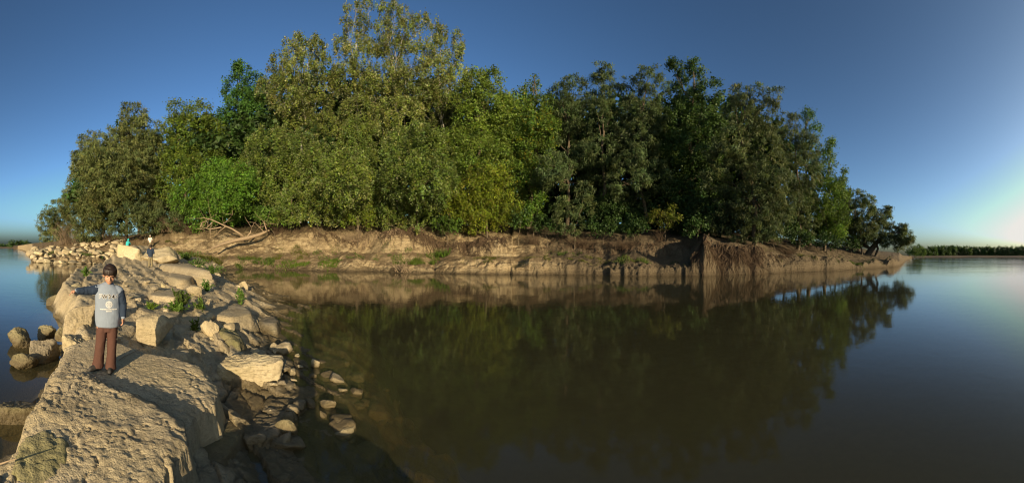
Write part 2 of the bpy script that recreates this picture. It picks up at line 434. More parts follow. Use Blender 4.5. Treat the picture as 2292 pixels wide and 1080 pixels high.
def build_island():
    az = np.linspace(azim(30), azim(2045), 1000)
    s = np.concatenate([np.linspace(-8, -0.4, 8), np.linspace(-0.2, 3, 24), np.linspace(3.2, 11, 40), np.linspace(11.6, 20, 9), np.linspace(23, 70, 7)])
    aa, ss = np.meshgrid(az, s, indexing='xy')
    a = aa.ravel(); q = ss.ravel(); r = shore(a) + q
    x = r * np.sin(a); y = r * np.cos(a)
    z = island_z(a, q, x, y)
    # bluff faces: horizontal crumbling
    d = 0.22 * fbm(np.stack([x * 1.2, y * 1.2, z * 2.5], -1), 4, 71) * sstep(4, 5, q) * sstep(12, 9, q)
    x = x + d * np.sin(a); y = y + d * np.cos(a)
    n = len(az)
    i, j = np.meshgrid(np.arange(len(s) - 1), np.arange(n - 1), indexing='ij')
    F = np.stack([i * n + j, i * n + j + 1, (i + 1) * n + j + 1, (i + 1) * n + j], -1).reshape(-1, 4)
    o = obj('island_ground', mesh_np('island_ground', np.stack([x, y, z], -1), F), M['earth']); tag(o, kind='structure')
build_island()
def ground(px, s):
    """point on the island s metres behind the waterline"""
    a = np.array([azim(px)]); r = float(shore(a)[0]) + s
    return np.array([r * math.sin(a[0]), r * math.cos(a[0]), float(island_z(a, np.array([float(s)]))[0])])

# ------------------------------------------------------------------ rock spit
LEFT = [(-0.4, -3.0), (-1.6, -1.6), (-2.55, -0.3)] + [tuple(at(*p)[:2]) for p in ((10, 1060), (80, 915), (118, 850), (128, 790), (140, 745), (112, 686), (150, 642), (205, 622), (262, 601))] + [(-36, 17), (-42, 24)]
RIGHT = [(1.2, -3.0), (1.25, 0.3), (0.3, 1.5), (-0.9, 2.0)] + [tuple(at(*p)[:2]) for p in ((600, 960), (655, 880), (640, 800), (615, 748), (640, 690), (600, 664), (560, 646), (520, 622), (498, 606))] + [(-27, 25), (-32, 34)]
POLY = np.array(LEFT + RIGHT[::-1])
def seg_dist(P, line):
    best = np.full(len(P), 1e9)
    for a, b in zip(line[:-1], line[1:]):
        a = np.array(a); b = np.array(b); ab = b - a
        t = np.clip(((P - a) @ ab) / (ab @ ab), 0, 1)
        best = np.minimum(best, np.hypot(*(P - a - t[:, None] * ab).T))
    return best
def inside(P, poly):
    c = np.zeros(len(P), bool); n = len(poly); j = n - 1
    for i in range(n):
        xi, yi = poly[i]; xj, yj = poly[j]
        hit = ((yi > P[:, 1]) != (yj > P[:, 1])) & (P[:, 0] < (xj - xi) * (P[:, 1] - yi) / (yj - yi + 1e-12) + xi)
        c ^= hit; j = i
    return c
SPIT_U = np.array([-0.86, 0.51]); SPIT_W = np.array([0.51, 0.86])
def spit_z(x, y, fine=True):
    P = np.stack([x, y], -1); P3 = np.stack([x, y, 0 * x], -1)
    w = fbm(P3 * 1.1, 4, 3); w2 = fbm(P3 * 1.1 + 40, 4, 4)
    Q = P + 0.22 * np.stack([w, w2], -1)
    dl = seg_dist(Q, LEFT); dr = seg_dist(Q, RIGHT); ins = inside(Q, POLY)
    r = np.hypot(x, y)
    H = np.interp(r, [0, 4.6, 6.0, 8, 12, 22, 27, 33, 40, 48], [.20, .22, .42, .55, .70, .75, .95, 1.2, 1.3, 1.5])
    frac = dl / (dl + dr + 1e-6)
    Hx = H * (1.28 - 0.62 * frac)                         # bedding dips to the right
    Hx = Hx + np.interp(r, [24, 31, 36, 42], [0, .75, .75, 0]) * sstep(0.45, 0.12, frac)      # raised crag at the far left
    zin = Hx * sstep(-0.05, 0.55, dl) * sstep(-0.3, 1.0 + 0.10 * r, dr)
    wid = np.interp(np.arctan2(x, y), [-0.75, -0.52, -0.32], [2.3, 1.5, 0.0]) + 1.3 * w          # the shelf under the shallows
    zout = np.where(dl < dr, -0.05 - dl * 0.75, 0.02 - np.minimum(dr, wid) * 0.10 - np.maximum(dr - wid, 0) * 0.40 - np.maximum(dr - wid - 1.2, 0) * 0.6)
    z = np.where(ins, zin, zout)
    # broken beds: tilted blocks with open joints
    along = P @ SPIT_U; across = P @ SPIT_W
    sc = np.interp(r, [3, 10, 30], [1.25, 0.85, 0.5])
    e, a, b, c, ox, oy = cells(np.stack([along * 0.55, across * 0.95], -1) + 0.10 * np.stack([w, w2], -1), 11)
    e2, a2, b2, c2, ox2, oy2 = cells(np.stack([along * 1.5, across * 2.4], -1) + 0.15 * np.stack([w2, w], -1), 17)
    e3, a3, b3, c3, ox3, oy3 = cells(np.stack([along * 4.2, across * 5.6], -1) + 0.2 * np.stack([w, w2], -1), 23)
    amp = np.interp(r, [0, 5, 10, 40], [.06, .10, .12, .14])
    blk = amp * ((a - .5) * 1.0 + (b - .5) * 1.1 * ox + (c - .45) * 1.0 * oy) + amp * 0.45 * sstep(28, 12, r) * ((a2 - .5) + (b2 - .5) * ox2 + (c2 - .5) * 1.2 * oy2)
    blk = blk - amp * 0.8 * sstep(0.07, 0.0, e) * (a > 0.55) - amp * 0.5 * sstep(0.10, 0.0, e2) * (b2 > 0.72)
    small = sstep(11, 6, r) * (0.030 * (a3 - .5) + 0.03 * (b3 - .5) * oy3 * 2 - 0.02 * sstep(0.12, 0, e3)) * sstep(-0.15, 0.25, fbm(P3 * 0.6, 3, 77))
    bed = np.abs(((across * 0.55 + 0.12 * w + 0.12 * along) % 0.42) / 0.42 - 0.0)          # worn bedding ledges that step down to the right
    blk = blk - 0.11 * np.interp(r, [0, 5, 15, 40], [.5, .8, 1.2, 1.2]) * (bed - 0.5)
    st = (along * 0.6 + 0.35 * w2 + 0.5 * fbm(P3 * .35, 3, 88)) % 1.0          # broken edges that face back down the spit
    blk = blk - 0.13 * np.interp(r, [0, 5, 12, 40], [.35, .6, .55, .8]) * (st - 0.5) * sstep(-.25, .15, fbm(P3 * .5 + 9, 2, 89))
    mask = np.where(ins, 1.0, sstep(3.2, 1.0, dr) * (dl >= dr) * sstep(0.1, -0.3, np.arctan2(x, y)) + sstep(0.6, 0, dl) * (dl < dr))
    z = z + (blk + small * 1.3) * mask + 0.03 * fbm(P3 * 3.5, 4, 8) * mask * sstep(30, 10, r) + 0.018 * fbm(P3 * 14, 3, 18) * mask * sstep(12, 5, r)
    return np.maximum(z, -2.5)
def build_spit():
    az = np.linspace(azim(-60), azim(1330), 480)
    u = np.linspace(1.8 ** -.3, 46.0 ** -.3, 320); rr = u ** (-1 / .3)
    r2, a2 = np.meshgrid(rr, az, indexing='ij')
    x = (r2 * np.sin(a2)).ravel(); y = (r2 * np.cos(a2)).ravel()
    z = spit_z(x, y)
    n = len(az); nr = len(rr)
    i, j = np.meshgrid(np.arange(nr - 1), np.arange(n - 1), indexing='ij')
    F = np.stack([i * n + j, i * n + j + 1, (i + 1) * n + j + 1, (i + 1) * n + j], -1).reshape(-1, 4)
    keep = (z[F] > -2.2).any(1)
    F = F[keep]
    used = np.unique(F); remap = np.full(len(x), -1); remap[used] = np.arange(len(used))
    V = np.stack([x, y, z], -1)[used]; F = remap[F]
    o = obj('rock_spit', mesh_np('rock_spit', V, F), M['stone']); tag(o, kind='structure')
build_spit()
def spit_at(x, y): return float(spit_z(np.array([x]), np.array([y]))[0])

# ------------------------------------------------------------------ rocks
_CUBE = {}
def cube_lattice(n):
    if n in _CUBE: return _CUBE[n]
    idx = {}; V = []; F = []
    def v(p):
        if p not in idx: idx[p] = len(V); V.append(p)
        return idx[p]
    for ax in range(3):
        for side in (0, n):
            for i in range(n):
                for j in range(n):
                    q = []
                    for (a, b) in ((i, j), (i + 1, j), (i + 1, j + 1), (i, j + 1)):
                        p = [0, 0, 0]; p[ax] = side; p[(ax + 1) % 3] = a; p[(ax + 2) % 3] = b
                        q.append(v(tuple(p)))
                    F.append(q if side else q[::-1])
    V = np.array(V, float) / n * 2 - 1
    _CUBE[n] = (V, np.array(F)); return _CUBE[n]
def rock_from_planes(half, planes, n, p=14, amp=0.03, seed=0, freq=3.0, pits=0.5):
    n = max(9, int(n * .86))
    """radial projection of a box lattice on the half-spaces n.x<=d, edges rounded, then weathered"""
    V, F = cube_lattice(n)
    D = np.tan(V * (math.pi / 4)) * np.asarray(half)
    inv = np.zeros(len(D))
    for nn, d in planes:
        nn = np.asarray(nn, float); nn = nn / np.linalg.norm(nn)
        inv = inv + np.maximum(D @ nn / d, 0) ** p
    X = D * (inv ** (-1 / p))[:, None]
    U = X / (np.linalg.norm(X, axis=1)[:, None] + 1e-9)
    # surface normals, roughly, from the plane that limits each point
    best = np.full(len(D), -1.0); NN = U.copy()
    for nn, d in planes:
        nn = np.asarray(nn, float); nn = nn / np.linalg.norm(nn); t = D @ nn / d
        m = t > best; best = np.where(m, t, best); NN[m] = nn
    off = seed * 13.7
    w = fbm(X * freq + off, 5, seed, 0.55)
    pit = np.abs(fbm(X * freq * 2.3 + off, 4, seed + 50, 0.6))
    disp = amp * .8 * w - amp * pits * .5 * sstep(0.22, 0, pit) + min(amp * .35, .020) * fbm(X * freq * 5 + off, 4, seed + 9, .6)
    return X + (NN * 0.7 + U * 0.3) * disp[:, None], F
def random_planes(rng, half, k=11, cut=0.75, jit=.26):
    k = int(k * 1.5)
    pl = [((1, 0, 0), 1), ((-1, 0, 0), 1), ((0, 1, 0), 1), ((0, -1, 0), 1), ((0, 0, 1), 1), ((0, 0, -1), 1)]
    pl = [(np.array(n) + rng.normal(0, jit, 3), 0.9 + .12 * rng.random()) for n, d in pl]
    for _ in range(k):
        v = rng.normal(0, 1, 3); v /= np.linalg.norm(v); pl.append((v, cut + 0.04 + 0.36 * rng.random()))
    # to real size: n.(x/half)<=d
    return [(n / half / np.linalg.norm(n / half), d / np.linalg.norm(n / half)) for n, d in pl]
def rotz(v, a):
    c, s = math.cos(a), math.sin(a); return np.stack([v[:, 0] * c - v[:, 1] * s, v[:, 0] * s + v[:, 1] * c, v[:, 2]], -1)
def boulder(name, label, loc, half, seed, n=26, mat_='stone', yaw=0.0, tilt=(0, 0), amp=None, k=11, cut=.75, group=None, cat='boulder', p=14, freq=None, jit=.5):
    rng = np.random.default_rng(seed); half = np.asarray(half, float); s = half.min()
    X, F = rock_from_planes(half, random_planes(rng, half, k, cut, jit), n, p, 0.17 * s if amp is None else amp, seed, (1.3 / s) if freq is None else freq)
    me = mesh_np(name, X, F)
    o = obj(name, me, M[mat_], None, loc); o.rotation_euler = (tilt[0], tilt[1], yaw)
    tag(o, label, cat, group); return o
def slab(name, label, poly, ztop, tilt, thick, seed, n=60, mat_='stone', amp=0.055, p=15, flare=0.5, freq=2.2, group=None, cat='rock slab', extra=()):
    """convex slab from a plan outline; ztop is the height at the plan's centre, tilt = (dz/dx, dz/dy)"""
    poly = np.asarray(poly, float)[:, :2]; c = poly.mean(0); q = poly - c
    if np.sum(q[:, 0] * np.roll(q[:, 1], -1) - q[:, 1] * np.roll(q[:, 0], -1)) < 0: q = q[::-1]
    half = np.array([np.abs(q[:, 0]).max(), np.abs(q[:, 1]).max(), thick / 2]); pl = []
    for a, b in zip(q, np.roll(q, -1, 0)):
        t = b - a; nn = np.array([t[1], -t[0], 0]) / np.linalg.norm(t); d = nn[:2] @ a
        m = np.array([nn[0], nn[1], flare]); L_ = np.linalg.norm(m); pl.append((m / L_, (d + flare * thick * 0.25) / L_))
    m = np.array([-tilt[0], -tilt[1], 1.0]); L_ = np.linalg.norm(m); pl.append((m / L_, thick / 2 / L_)); pl.append(((0, 0, -1), thick * 0.8))
    for e in extra: pl.append(e)
    X, F = rock_from_planes(half, pl, n, p, amp, seed, freq, 0.8)
    o = obj(name, mesh_np(name, X, F), M[mat_], None, (c[0], c[1], ztop - thick / 2)); tag(o, label, cat, group); return o
#PART2
# ---- big foreground slabs
def pl(*pts, z): return [at(px, py, z) for px, py in pts]
def ledge(name, label, pts, z, plane, seed, step=.0145, mat_='stone', wob=.035, rough=1.0, foot=-.12, edge=.05):
    """continuous weathered rock ledge: a plan outline raised to a tilted plane, with worn edges and steep sides; plane = (dz/dx, dz/dy) about the plan's centre"""
    poly = np.array([at(px, py, z)[:2] for px, py in pts]); c = poly.mean(0)
    lo = poly.min(0) - .30; hi = poly.max(0) + .30; nx, ny = (np.ceil((hi - lo) / step)).astype(int)
    X, Y = np.meshgrid(np.linspace(lo[0], hi[0], nx), np.linspace(lo[1], hi[1], ny), indexing='ij'); x = X.ravel(); y = Y.ravel()
    P3 = np.stack([x, y, 0 * x + seed * 3.1], -1)
    Q = np.stack([x, y], -1) + wob * np.stack([fbm(P3 * 3, 4, seed), fbm(P3 * 3 + 30, 4, seed + 1)], -1) * 1.6
    d = seg_dist(Q, [tuple(v) for v in poly] + [tuple(poly[0])]); sd = np.where(inside(Q, poly), d, -d)
    top = z + (x - c[0]) * plane[0] + (y - c[1]) * plane[1]
    rg_ = np.abs(fbm(P3 * 2.2, 4, seed + 5)); pits = np.abs(fbm(P3 * 9 + 7, 3, seed + 6))
    cm = .40 + .60 * sstep(-.25, .30, fbm(P3 * 1.0 + 11, 3, seed + 12)); rough = rough * .8          # some beds weather smooth, some pitted
    top = top + rough * cm * (.05 / .8 * fbm(P3 * 1.3, 3, seed + 2) - .026 * sstep(.05, 0, rg_) - .018 * sstep(.14, 0, pits) * sstep(-.1, .3, fbm(P3 * 1.1 + 3, 2, seed + 7)) + .017 * fbm(P3 * 11, 4, seed + 3, .65) + .009 * fbm(P3 * 34, 2, seed + 4))
    top = top - edge * sstep(.16, 0, sd) ** 2
    zz = np.where(sd > 0, top, top - edge + sd * 3.2 + .05 * fbm(np.stack([x * 4, y * 4, sd * 14], -1), 3, seed + 8))
    zz = np.maximum(zz, foot - .1)
    i, j = np.meshgrid(np.arange(nx - 1), np.arange(ny - 1), indexing='ij')
    F = np.stack([i * ny + j, (i + 1) * ny + j, (i + 1) * ny + j + 1, i * ny + j + 1], -1).reshape(-1, 4)
    F = F[(zz[F] > foot).any(1)]; used = np.unique(F); rm = np.full(len(x), -1); rm[used] = np.arange(len(used))
    o = obj(name, mesh_np(name, np.stack([x, y, zz], -1)[used], rm[F]), M[mat_]); tag(o, label, 'rock slab'); return o
ledge('limestone_slab', 'broad sunlit slab that the boy in brown trousers stands on', ((100, 856), (126, 812), (150, 778), (215, 762), (290, 775), (335, 792), (400, 800), (455, 815), (492, 850), (482, 886), (440, 905), (425, 940), (300, 920), (170, 862)), .545, (-.05, .01), 102, step=.015)
ledge('limestone_slab', 'long rough slab in front of the boy, its far edge in shadow', ((66, 915), (112, 850), (185, 840), (300, 880), (418, 930), (428, 975), (392, 1022), (300, 1000), (200, 965), (100, 940)), .60, (-.10, .04), 101, rough=1.15)
ledge('limestone_slab', 'rough low slab in the bottom corner, a step below the long one', ((-70, 1110), (5, 1050), (34, 990), (72, 925), (100, 935), (200, 958), (300, 990), (400, 1015), (335, 1100), (250, 1230), (-60, 1260)), .50, (-.10, .05), 106, rough=1.3)
slab('limestone_slab', 'mossy hump of rock on the corner slab, beside the dark water', pl((20, 1060), (40, 985), (110, 965), (170, 1000), (150, 1070), (70, 1090), z=.50), .52, (-0.12, 0.10), .3, 103, n=36, mat_='stone_moss', amp=.05)
slab('limestone_slab', 'low wet brown slab between the nearest slab and the cracked pale stones', pl((425, 1040), (420, 900), (470, 880), (555, 895), (560, 960), (510, 1060), z=.10), .10, (0.05, -0.03), .3, 104, n=36, mat_='stone_moss', amp=.03)
slab('limestone_slab', 'shaded rock ledge the photographer stands on', [(-1.9, 0.9), (-1.2, 1.55), (-0.2, 1.6), (0.75, 0.9), (0.9, -1.4), (-1.4, -1.6), (-2.2, -0.4)], .50, (0, 0), .5, 105, n=28, amp=.04)

# ---- boulders around the boy
def bat(px, py, z, w, h, dep=None):
    d = dist(px, py, z); return at(px, py, z), np.array([w / FP * d / 2, (dep if dep else w * .8) / FP * d / 2, h / FP * d / 2]), -azim(px)
def B(label, px, py, zb, w, h, seed, dep=None, sink=0.12, name='boulder', **k):
    """boulder whose foot is at that place on the ground, w wide and h tall as seen"""
    p, half, yaw = bat(px, py, zb, w, h, dep); p[2] = zb + half[2] * (1 - sink)
    r = np.hypot(p[0], p[1]); p[0] *= (r + half[1] * .8) / r; p[1] *= (r + half[1] * .8) / r
    k.setdefault('yaw', yaw); return boulder(name, label, p, half, seed, **k)
B('big smooth boulder half in shadow, just behind the boy on the open side', 352, 792, .30, 100, 92, 201, n=31, amp=.03, cut=.82, tilt=(.05, .12), mat_='stone')
B('blocky pale boulder behind the boy at the edge of the water', 185, 770, .22, 100, 96, 202, n=36, cut=.8, mat_='stone')
B('rounded cream boulder by the boy, against the water side', 170, 806, .18, 80, 62, 203, n=32, cut=.78, mat_='stone_pale')
B('tall yellow boulder at the waterside under the boy\'s stretched hand', 180, 694, .0, 66, 68, 204, n=30, cut=.72, mat_='stone_pale', amp=.05)
B('dark wedge of rock lying in the water beyond the yellow boulder', 128, 688, -.08, 50, 30, 205, n=22, mat_='stone_moss', tilt=(0, -.3))
B('squat mossy boulder standing alone in the water, farthest from the slabs', 47, 790, -.10, 58, 60, 206, n=30, mat_='stone_moss', cut=.8)
B('flat topped boulder in the water, in front of two smaller ones', 96, 828, -.12, 76, 72, 207, n=32, mat_='stone_gray', cut=.85, k=6)
B('knobbly boulder at the water behind the flat topped one', 103, 768, -.05, 46, 46, 208, n=26, mat_='stone_moss')
B('small dark boulder touching the bank beside the knobbly one', 138, 772, .0, 40, 32, 209, n=22, mat_='stone_moss')
B('pointed half sunken boulder nearest the camera in the left water', 48, 845, -.14, 68, 58, 210, n=28, mat_='stone_moss', cut=.68)
B('low black boulder in shade below the slab edge', 22, 995, -.2, 110, 100, 211, n=30, mat_='stone_moss', cut=.8)

# ---- stones on the open-water side of the spit
def SL(label, pts, z, tilt, th, seed, **k): return slab('limestone_slab', label, pl(*pts, z=z), z - .04, tilt, th, seed, **k)
B('cream block with a bright face and a dark top, standing in the shallows', 565, 884, -.10, 150, 76, 221, dep=62, n=34, cut=1.0, k=6, jit=.14, mat_='stone_pale', amp=.06, p=16, sink=.05)
SL('cracked pale flat stone in front of the cream block', ((585, 905), (600, 878), (665, 884), (668, 920), (610, 930)), .13, (.06, .02), .22, 222, n=34, mat_='stone_gray')
SL('cracked pale flat stone half in shadow, nearest the dark pool', ((545, 945), (580, 912), (635, 922), (648, 960), (600, 985), (560, 975)), .12, (.08, .05), .25, 223, n=36, mat_='stone_gray')
B('small greenish stone standing beside the cracked stones', 648, 1000, -.05, 44, 60, 224, n=20, mat_='stone_moss')
B('shaded lump of rock at the edge of the dark pool', 575, 1030, -.06, 70, 50, 225, n=22, mat_='stone_gray')
B('wide shaded rock lying low in the dark pool', 635, 1025, -.08, 90, 46, 226, n=22, mat_='stone_gray')
B('white stone alone in the dark water', 709, 828, -.04, 32, 24, 227, n=18, mat_='stone_pale')
SL('long whale-backed slab crossed by the boy\'s shadow', ((425, 690), (436, 668), (490, 664), (560, 682), (572, 700), (520, 712), (455, 702)), .50, (.03, -.04), .42, 228, n=38, mat_='stone', amp=.05)
SL('dark tilted slab with a wet face, by the water', ((484, 742), (492, 716), (528, 722), (548, 752), (536, 764)), .40, (-.10, -.22), .35, 229, n=34, mat_='stone_moss')
B('upright buff block beside the dark tilted slab', 474, 770, .15, 42, 54, 230, n=26, cut=.85, mat_='stone')
SL('broad slab sloping into the water beside the upright buff block', ((462, 796), (480, 768), (560, 765), (605, 778), (600, 796), (520, 806)), .20, (.10, -.02), .4, 231, n=31, mat_='stone')
SL('thin leaf shaped ledge running out into the river, third from the point', ((560, 700), (560, 688), (600, 690), (632, 718), (624, 740), (590, 730)), .18, (.14, .02), .3, 232, n=38, mat_='stone_gray')
SL('thin ledge running out into the river, farthest out of the ledges', ((575, 672), (600, 664), (640, 678), (652, 690), (620, 698), (585, 690)), .10, (.07, .0), .28, 233, n=36, mat_='stone_moss')
SL('low wet ledge at the waterline below the broad slab', ((545, 750), (570, 738), (605, 748), (600, 764), (560, 766)), .10, (.08, .02), .26, 234, n=30, mat_='stone_moss')
B('square buff boulder on the shore opposite the sandy bank', 545, 656, .05, 34, 32, 235, n=22, cut=.9)
B('pale boulder in front of a green weed in the middle of the spit', 437, 668, .50, 36, 30, 236, n=24, cut=.8)
B('small round boulder on the spit near the green weeds', 405, 634, .55, 16, 14, 237, n=16)
SL('pale slab with a dark undercut end, on the ridge of the spit', ((372, 618), (385, 600), (420, 600), (440, 614), (430, 628), (395, 630)), .85, (.03, -.02), .5, 238, n=36)
SL('long sloping slab along the far grassy side of the spit', ((350, 572), (420, 584), (470, 604), (488, 616), (470, 622), (400, 602), (352, 588)), 1.0, (.02, -.03), .6, 239, n=33, amp=.06)
SL('smooth slab behind the boy, low and broad', ((300, 700), (300, 672), (360, 664), (415, 680), (405, 706), (350, 716)), .60, (.03, -.02), .4, 240, n=46)
SL('slab with a dark joint at its end in the middle of the spit', ((330, 660), (345, 634), (410, 640), (425, 655), (405, 668)), .72, (.03, -.03), .4, 241, n=40)
B('tall pale crag at the far end of the spit, below the seated person', 293, 600, .45, 52, 58, 242, dep=60, n=34, cut=.92, k=6, p=24, amp=.10, mat_='stone_pale')
B('sloping cream crag beside the tall one, behind the boy in the navy shirt', 350, 592, .75, 100, 36, 243, dep=80, n=34, cut=.9, k=6, p=22, amp=.10, mat_='stone_pale')
B('round buff boulder at the foot of the far crag', 273, 596, .02, 22, 20, 244, n=18, mat_='stone_pale')
rng = np.random.default_rng(5)
# ---- loose blocks along the spit
prot = []
for k in range(8):
    half = np.array([.5, .5 * (.6 + .35 * rng.random()), .5 * (.4 + .3 * rng.random())])
    X, F = rock_from_planes(half, random_planes(rng, half, 10, .66), 9, 30, .03, 300 + k, 2.6)
    prot.append(mesh_np('loose_stone', X, F, smooth=False)); prot[-1].materials.append(M[('stone', 'stone_gray', 'stone_pale', 'stone')[k % 4]])
def scatter(n, region, size, label, group, seed, zf, sink=.25):
    rng = np.random.default_rng(seed); k = 0
    while k < n:
        x, y = region(rng)
        z = zf(x, y)
        if z is None: continue
        s = size(rng, math.hypot(x, y))
        o = obj('loose_stone', prot[rng.integers(8)], None, None, (x, y, z + s * (.5 - sink) * .55))
        o.scale = (s, s, s * (.8 + .4 * rng.random())); o.rotation_euler = (rng.normal(0, .22), rng.normal(0, .22), rng.random() * 6.28)
        tag(o, label, 'stone', group); k += 1
def spit_region(rng):
    px = 230 + 400 * rng.random(); d = 5.0 * (40 / 5.0) ** (rng.random())
    p = polar(px, d); return p[0], p[1]
def spit_ok(x, y):
    z = spit_at(x, y); return z if .08 < z < 2.2 and not (5 > math.hypot(x, y) and x < -2.6) else None
scatter(80, spit_region, lambda g, d: (.10 + .34 * g.random() ** 2) * (.75 + d * .022), 'loose broken stone lying on the spit among the slabs', 'loose stones on the spit', 41, spit_ok)
def shallow_region(rng):
    p = polar(610 + 330 * rng.random() ** 1.3, 3.3 + 3.2 * rng.random()); return p[0], p[1]
scatter(45, shallow_region, lambda g, d: .10 + .30 * g.random() ** 1.5, 'brown stone lying under the shallow water beside the spit', 'stones under the shallows', 42, lambda x, y: (lambda z: z + .02 if z > -.7 else None)(spit_at(x, y)), .3)
def rubble_region(rng):
    px = 72 + 215 * rng.random(); s = -.6 + 15 * rng.random() ** 1.2
    p = ground(px, s); return p[0], p[1]
def rubble_z(x, y):
    a = np.array([math.atan2(x, y)]); s = np.array([math.hypot(x, y)]) - shore(a); z = float(island_z(a, s)[0]); return max(z, -.1)
scatter(172, rubble_region, lambda g, d: (.55 + 1.0 * g.random() ** 2), 'buff stone in the rubble heaped along the shore beyond the boy', 'rubble on the far shore', 43, rubble_z, .2)

# ------------------------------------------------------------------ leaves and trees
def unit(v): return v / (np.linalg.norm(v, axis=-1, keepdims=True) + 1e-9)
class Leaves:
    def __init__(s): s.C = []; s.U = []; s.W = []; s.T = []
    def add(s, C, U, W, T): s.C.append(C); s.U.append(U); s.W.append(W); s.T.append(T)
    def mesh(s, name, material):
        C = np.concatenate(s.C); U = np.concatenate(s.U); W = np.concatenate(s.W); T = np.concatenate(s.T)
        n = len(C)
        V = np.stack([C - U * .9 - W, C + U * 1.1, C - U * .7 + W], 1).reshape(-1, 3)
        me = mesh_np(name, V, np.arange(3 * n).reshape(-1, 3), smooth=False)
        a = me.attributes.new('tint', 'FLOAT_COLOR', 'FACE')
        a.data.foreach_set('color', np.concatenate([T, np.ones((n, 1))], 1).astype(np.float32).ravel())
        me.materials.append(material); return me
KIND = {  # leaf length, width, cover, droop, clump radius, colour wander
    'willow': (.38, .09, 1.75, 1.0, .50, .16), 'poplar': (.205, .16, 1.8, .15, .42, .20), 'broad': (.23, .17, 2.05, .25, .50, .18),
    'dark': (.25, .19, 2.0, .3, .50, .15), 'lime': (.22, .16, 2.2, .35, .45, .2), 'fill': (.60, .46, 1.35, .3, .8, .15)}
def lobe_leaves(lv, rng, c, r, kind, scale=1.0, cover=1.0, hue=(1, 1, 1), autumn=0.0, view=None):
    Lf, Wf, cov, droop, cr, wand = KIND[kind]; Lf *= scale; Wf *= scale; cr *= scale
    n = int(4 * math.pi * r * r * cov * cover / (Lf * Wf / 2) * (.5 if kind == 'willow' else .62))
    per = 46 if kind != 'fill' else 30
    K = max(4, n // per)
    D = unit(rng.normal(0, 1, (K, 3))); rad = r * (.45 + .6 * rng.random((K, 1)) ** .55)
    cc = c + D * rad * np.array([1, 1, .92])
    if view is not None and kind != 'fill':
        keep = (D @ view < .18) | (rng.random(K) < .12); cc = cc[keep]; K = len(cc)
    br = np.exp(rng.normal(0, wand, K)); hu = rng.normal(0, .06, K)
    idx = np.repeat(np.arange(K), per); m = len(idx)
    G = rng.normal(0, 1, (m, 3)) * cr * .55
    if kind == 'willow':
        G[:, :2] *= .80; G[:, 2] = -np.abs(G[:, 2]) * 1.15 + cr * .3
    elif kind == 'poplar':
        G[:, :2] *= .75; G[:, 2] *= 1.25
    P = cc[idx] + G
    O = unit(P - c)
    if kind == 'willow':
        U = unit(np.stack([O[:, 0] * .45, O[:, 1] * .45, -np.ones(m) * .6], -1) + rng.normal(0, .50, (m, 3)))
        Nn = unit(O * .8 + rng.normal(0, .6, (m, 3)) + np.array([0, 0, .3]))
    else:
        Nn = unit(O * .45 + np.array([0, 0, .45]) + rng.normal(0, .65, (m, 3)))
        U = unit(rng.normal(0, 1, (m, 3)) - np.array([0, 0, droop * 2]))
    W = unit(np.cross(Nn, U)); U = unit(np.cross(W, Nn)) if kind != 'willow' else U
    sz = (.7 + .6 * rng.random((m, 1)))
    b = (br[idx] * np.exp(rng.normal(0, .18, m)) * math.exp(rng.normal(0, .14)))[:, None]
    T = b * np.stack([hue[0] * (1 + hu[idx] + rng.normal(0, .07, m)), hue[1] * np.ones(m), hue[2] * (1 - hu[idx])], -1)
    if autumn:
        k = rng.random(m) < autumn * (rng.random(K) < .5)[idx] * 2
        T[k] = T[k] * np.array([2.2, 1.25, .8])
    lv.add(P, U * Lf / 2 * sz, W * Wf / 2 * sz, np.clip(T, 0, 4))
    return cc
